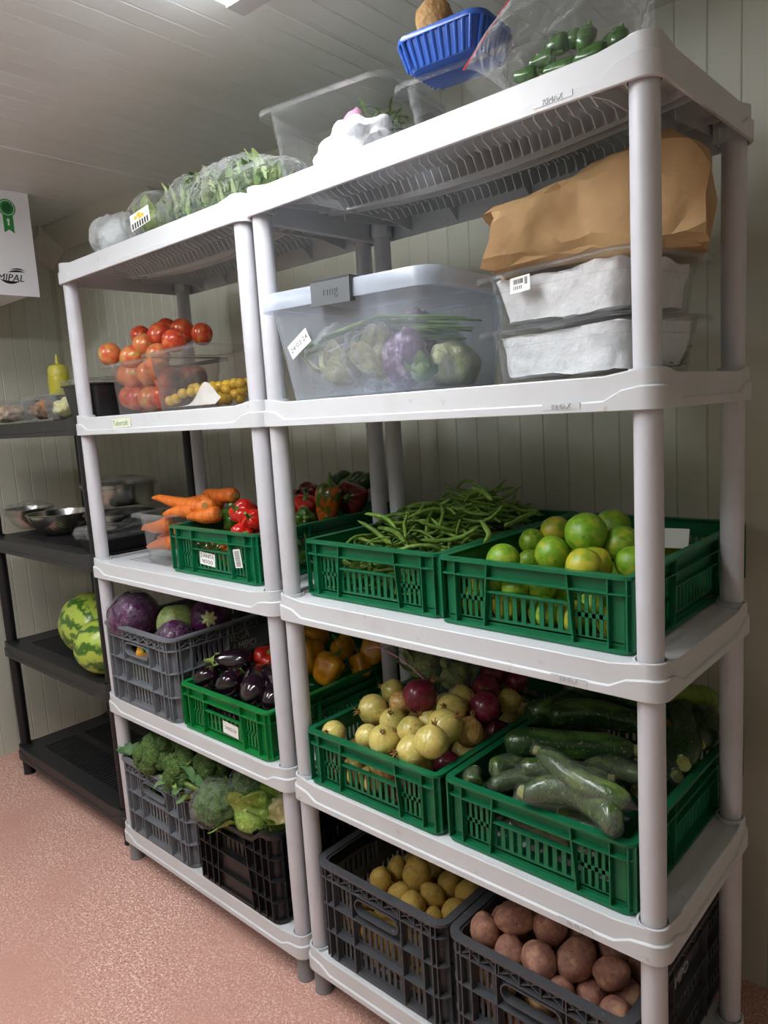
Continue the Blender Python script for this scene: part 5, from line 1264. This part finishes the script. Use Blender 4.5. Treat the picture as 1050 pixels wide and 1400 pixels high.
for (x, y, m, r, lab) in ((-.40,.10,'cabbage_leaf',.075,'green cabbage low at the front of the black crate'), (-.26,.11,'cabbage_leaf',.075,'green cabbage under the open one in the black crate'), (-.16,.13,'cabbage_leaf',.07,'green cabbage under the cauliflower in the black crate'), (-.36,.28,'green_cabbage',.08,'dull cabbage deep in the black crate'), (-.20,.30,'green_cabbage',.08,'dull cabbage at the rear of the black crate')):
    o = link('cabbage', blob('cabbage', m, r, r, r, .08, 2, 5, 3), None, (x, y, CR['sprout'][2]+.06+r)); tag(o, lab, 'cabbage')
# ---- black unit: bottle and tubs on top, bowls, watermelons
zt = LV[3]
b0 = at(84, 545, Y=.23); bt = thing('squeeze_bottle', 'yellow squeeze bottle with a pointed nozzle', 'bottle', (b0.x, b0.y+.0, zt))
MB().lathe([(.0, 0), (.036, 0), (.039, .004), (.039, .15), (.0385, .16), (.036, .166)], 24).obj('body', 'squeeze_yellow', bt)
MB().lathe([(.037, .164), (.0375, .170), (.036, .192), (.030, .204), (.012, .211)], 24).obj('cap', 'squeeze_cap', bt)
MB().lathe([(.008, .209), (.0045, .235), (.003, .245), (.0, .246)], 12).obj('nozzle', 'squeeze_cap', bt)
def tub(x, y, Y, w, d, h, fm, lab, fl):
    p = at(x, y, Y=Y); t = thing('food_tub', lab, 'container', (p.x, p.y, zt))
    MB().loft([rr(w*.86, d*.86, .012, .001), rr(w, d, .014, h), rr(w*.97, d*.97, .012, h), rr(w*.83, d*.83, .01, .004)], True, True, True).obj('tub', 'clear_pan', t)
    ringband_mb = MB(); ringband(ringband_mb, w+.008, d+.008, .014, 0, .006, h-.004, h); ringband_mb.obj('rim', 'clear_pan', t)
    f = facet(blob('food', fm, w*.38, d*.38, h*.36, .2, 2.4, int(x), 4), .006, 40, int(x), 50); o = link('food', f, None, (p.x, p.y, zt+h*.40+.006)); tag(o, fl, 'food')
    return t
tub(12, 555, .12, .20, .16, .085, 'beige_food', 'clear tub of chopped beige food at the end of the black shelf', 'chopped beige food in a clear tub')
tub(60, 552, .13, .12, .12, .090, 'caramel', 'clear tub of caramel coloured food on the black shelf', 'caramel coloured block in a clear tub')
tub(92, 552, .11, .12, .12, .085, 'pale_cream', 'clear tub of cream coloured food beside the white post', 'cream coloured food in a clear tub')
for (x, y, Y, rx, rz_, lab, sd) in ((95,543,.15,.085,.028,'crinkled cling film over the cream coloured tub',1), (30,562,.055,.09,.03,'crinkled cling film bunched by the beige tub',2), (58,556,.05,.05,.028,'cling film bunched by the caramel tub',4)):
    p = at(x, y, Y=Y); o = link('cling_film', crumple(blob('cling_film', 'wrap', rx, .05, rz_, .3, 2.2, sd, 4), .010, 26, sd), None, p); o.location.z = max(p.z, zt+rz_*1.1); tag(o, lab, 'cling film')
p = at(133, 545, Y=.12)
t = thing('food_tray', 'black plastic tray under film behind the tomatoes', 'tray', (p.x, p.y+.03, zt))
MB().loft([rr(.17, .17, .02, 0), rr(.20, .20, .025, .10), rr(.215, .215, .03, .10), rr(.215, .215, .03, .104), rr(.19, .19, .02, .104), rr(.16, .16, .015, .006)], True, True, True).obj('tray', 'black_tray', t)
link('film', crumple(softbox(.21, .21, .02, .03, 4).mesh('film', 'wrap', 180), .006, 26, 3), t, (0, 0, .10))
zb_ = LV[2]
def bowl(label, loc, r, h, fl=None, foot=.45, film_=True, group=None):
    t = thing('steel_bowl', label, 'bowl', loc, 0, group)
    pr_ = [(0, 0), (r*foot, 0), (r*.68, h*.22), (r*.88, h*.58), (r*.985, h*.96), (r*1.03, h), (r*1.03, h+.002), (r*.97, h+.001), (r*.86, h*.6), (r*.66, h*.25), (r*foot, .003), (0, .003)]
    MB().lathe(pr_, 32).obj('bowl', 'steel', t)
    if film_:
        me = crumple(blob('film', 'wrap', r*1.05, r*1.05, h*.34, .12, 2.4, int(r*999), 4), .010, 22, int(r*999)); link('film', me, t, (0, 0, h*.92))
    return t
p = at(76, 731, Z=zb_); bowl('wide steel bowl at the front of the black shelf', (p.x, p.y+.03, zb_), .125, .085, film_=False)
p = at(33, 722, Z=zb_); bowl('film-covered steel bowl at the end of the black shelf', (p.x+.02, p.y+.02, zb_), .095, .085)
p = at(124, 748, Z=zb_); bowl('small film-covered steel bowl beside the white post', (p.x-.01, p.y+.03, zb_), .068, .055)
pz = (-1.36, .36, zb_)
def steel_pan(label, loc, r, h):
    t = thing('steel_pan', label, 'pan', loc)
    MB().lathe([(0, 0), (r*.96, 0), (r*.985, .006), (r, h), (r*1.05, h+.002), (r*1.05, h+.005), (r*.985, h+.003), (r*.97, .008), (0, .004)], 32).obj('pot', 'steel', t)
    link('film', crumple(blob('film', 'wrap', r*1.07, r*1.07, .03, .2, 2.4, int(h*900), 4), .008, 24, 2), t, (0, 0, h)); return t
steel_pan('lower round steel pan behind the bowls', pz, .125, .075)
steel_pan('upper round steel pan stacked behind the bowls', (pz[0]+.01, pz[1], zb_+.112), .13, .075)
p = at(170, 735, Z=zb_+.04)
t = thing('foil_tray', 'dark tray under crinkled film between the bowls and carrots', 'tray', (-1.03, .20, zb_))
MB().loft([rr(.15, .24, .02, 0), rr(.18, .27, .025, .045), rr(.195, .285, .03, .045), rr(.195, .285, .03, .048), rr(.17, .26, .02, .048), rr(.14, .23, .015, .005)], True, True, True).obj('tray', 'black_tray', t)
link('film', crumple(softbox(.19, .28, .03, .03, 5).mesh('film', 'wrap', 180), .010, 24, 3), t, (0, 0, .044))
zm = LV[1]
o = link('watermelon', blob('watermelon', 'watermelon', .165, .118, .116, .03, 1.2, 3, 4), None, (-1.345, .190, zm+.117), (.4, 0, R(-14))); tag(o, 'large striped watermelon lying on the black shelf', 'watermelon')
MB().tube([(-.163, 0, 0), (-.175, 0, .004), (-.183, .003, .010)], [.008, .005, .005], 7).obj('stalk', 'onion_tip', o)
o = link('watermelon', blob('watermelon', 'watermelon', .112, .10, .098, .03, 1.2, 5, 4), None, (-1.083, .112, zm+.099), (1.3, 0, R(35))); tag(o, 'smaller striped watermelon in front of the large one', 'watermelon')
MB().tube([(-.110, 0, 0), (-.122, 0, .004), (-.128, .003, .010)], [.008, .005, .005], 7).obj('stalk', 'onion_tip', o)
# ------------------------------------------------------------------ cooling unit on the left wall
XE = -1.55
ev = thing('cooling_unit', 'white wall-hung cooling unit with a green rosette and black logo', 'cooling unit', (XE, .236, 1.916))
MB().box(-.008, 0, -.80, 0, 0, .372).obj('front_panel', 'white_paint', ev)
MB().box(-.50, -.008, -.79, -.012, .012, .36).obj('casing', 'white_paint', ev)
MB().box(-.50, -.02, -.79, -.03, .36, .392).obj('top_rail', 'white_paint', ev)
t = MB().lathe([(0, 0), (.15, 0), (.16, .01), (.15, .02), (.14, .012), (0, .012)], 32).obj('fan_ring', 'cap_grey', ev); t.location = (0, -.50, .2); t.rotation_euler = (0, R(90), 0)
for q in (.03, .06, .09, .12): MB().loft([[((q+.002*math.cos(b))*math.cos(2*math.pi*a/40), (q+.002*math.cos(b))*math.sin(2*math.pi*a/40), .014+.002*math.sin(b)) for b in [2*math.pi*c/6 for c in range(6)]] for a in range(40)], True, loop=True).obj('guard_ring', 'latch_grey', t)
p = at(9, 284, X=XE+.0006); rl = Vector((0, p.y-.236, p.z-1.916))
rb = MB().cyl((0, 0, 0), (.0008, 0, 0), .031, None, 32).obj('rosette', 'ribbon_green', ev); rb.location = rl+Vector((.0004, 0, 0))
def ringx(r0_, r1_, x): 
    mb = MB(); mb.loft([[(x, r_*math.cos(2*math.pi*k/32), r_*math.sin(2*math.pi*k/32)) for k in range(32)] for r_ in (r0_, r1_)]); return mb
ringx(.0245, .0265, .0012).obj('rosette_ring', 'white_paint', rb); ringx(.0, .0165, .0012).obj('rosette_centre', 'ribbon_dark', rb)
MB().prism([(-.018, -.026), (.018, -.026), (.018, -.088), (0, -.076), (-.018, -.088)], 'x', .0001, .0007).obj('rosette_tails', 'ribbon_green', rb)
MB().prism([(-.003, -.062), (.003, -.062), (.003, -.045), (.007, -.045), (0, -.036), (-.007, -.045), (-.003, -.045)], 'x', .0007, .0011).obj('rosette_arrow', 'white_paint', rb)
p = at(14, 380, X=XE); rl = Vector((.0005, p.y-.236, p.z-1.916))
text('MIPAL', .036, 'logo_black', ev, rl, (R(90), 0, R(90)), .0005, 'logo_lettering', .25)
def swoosh(cy, cz, rx, rz_, a0, a1, th):
    mb = MB(); up_, dn = [], []
    for k in range(17):
        a = R(a0+(a1-a0)*k/16); w = th*math.sin(math.pi*k/16)+.0004
        up_.append((.0009, cy+rx*math.cos(a), cz+(rz_+w)*math.sin(a))); dn.append((.0009, cy+rx*math.cos(a), cz+(rz_-w)*math.sin(a)))
    mb.loft([up_, dn], closed=False); o = mb.obj('logo_swoosh', 'logo_black', ev, 0); o.location = rl
swoosh(.0, .0, .038, .016, 185, 330, .005); swoosh(.03, .004, .05, .022, 60, 135, .003); swoosh(.03, .004, .05, .030, 58, 120, .002)
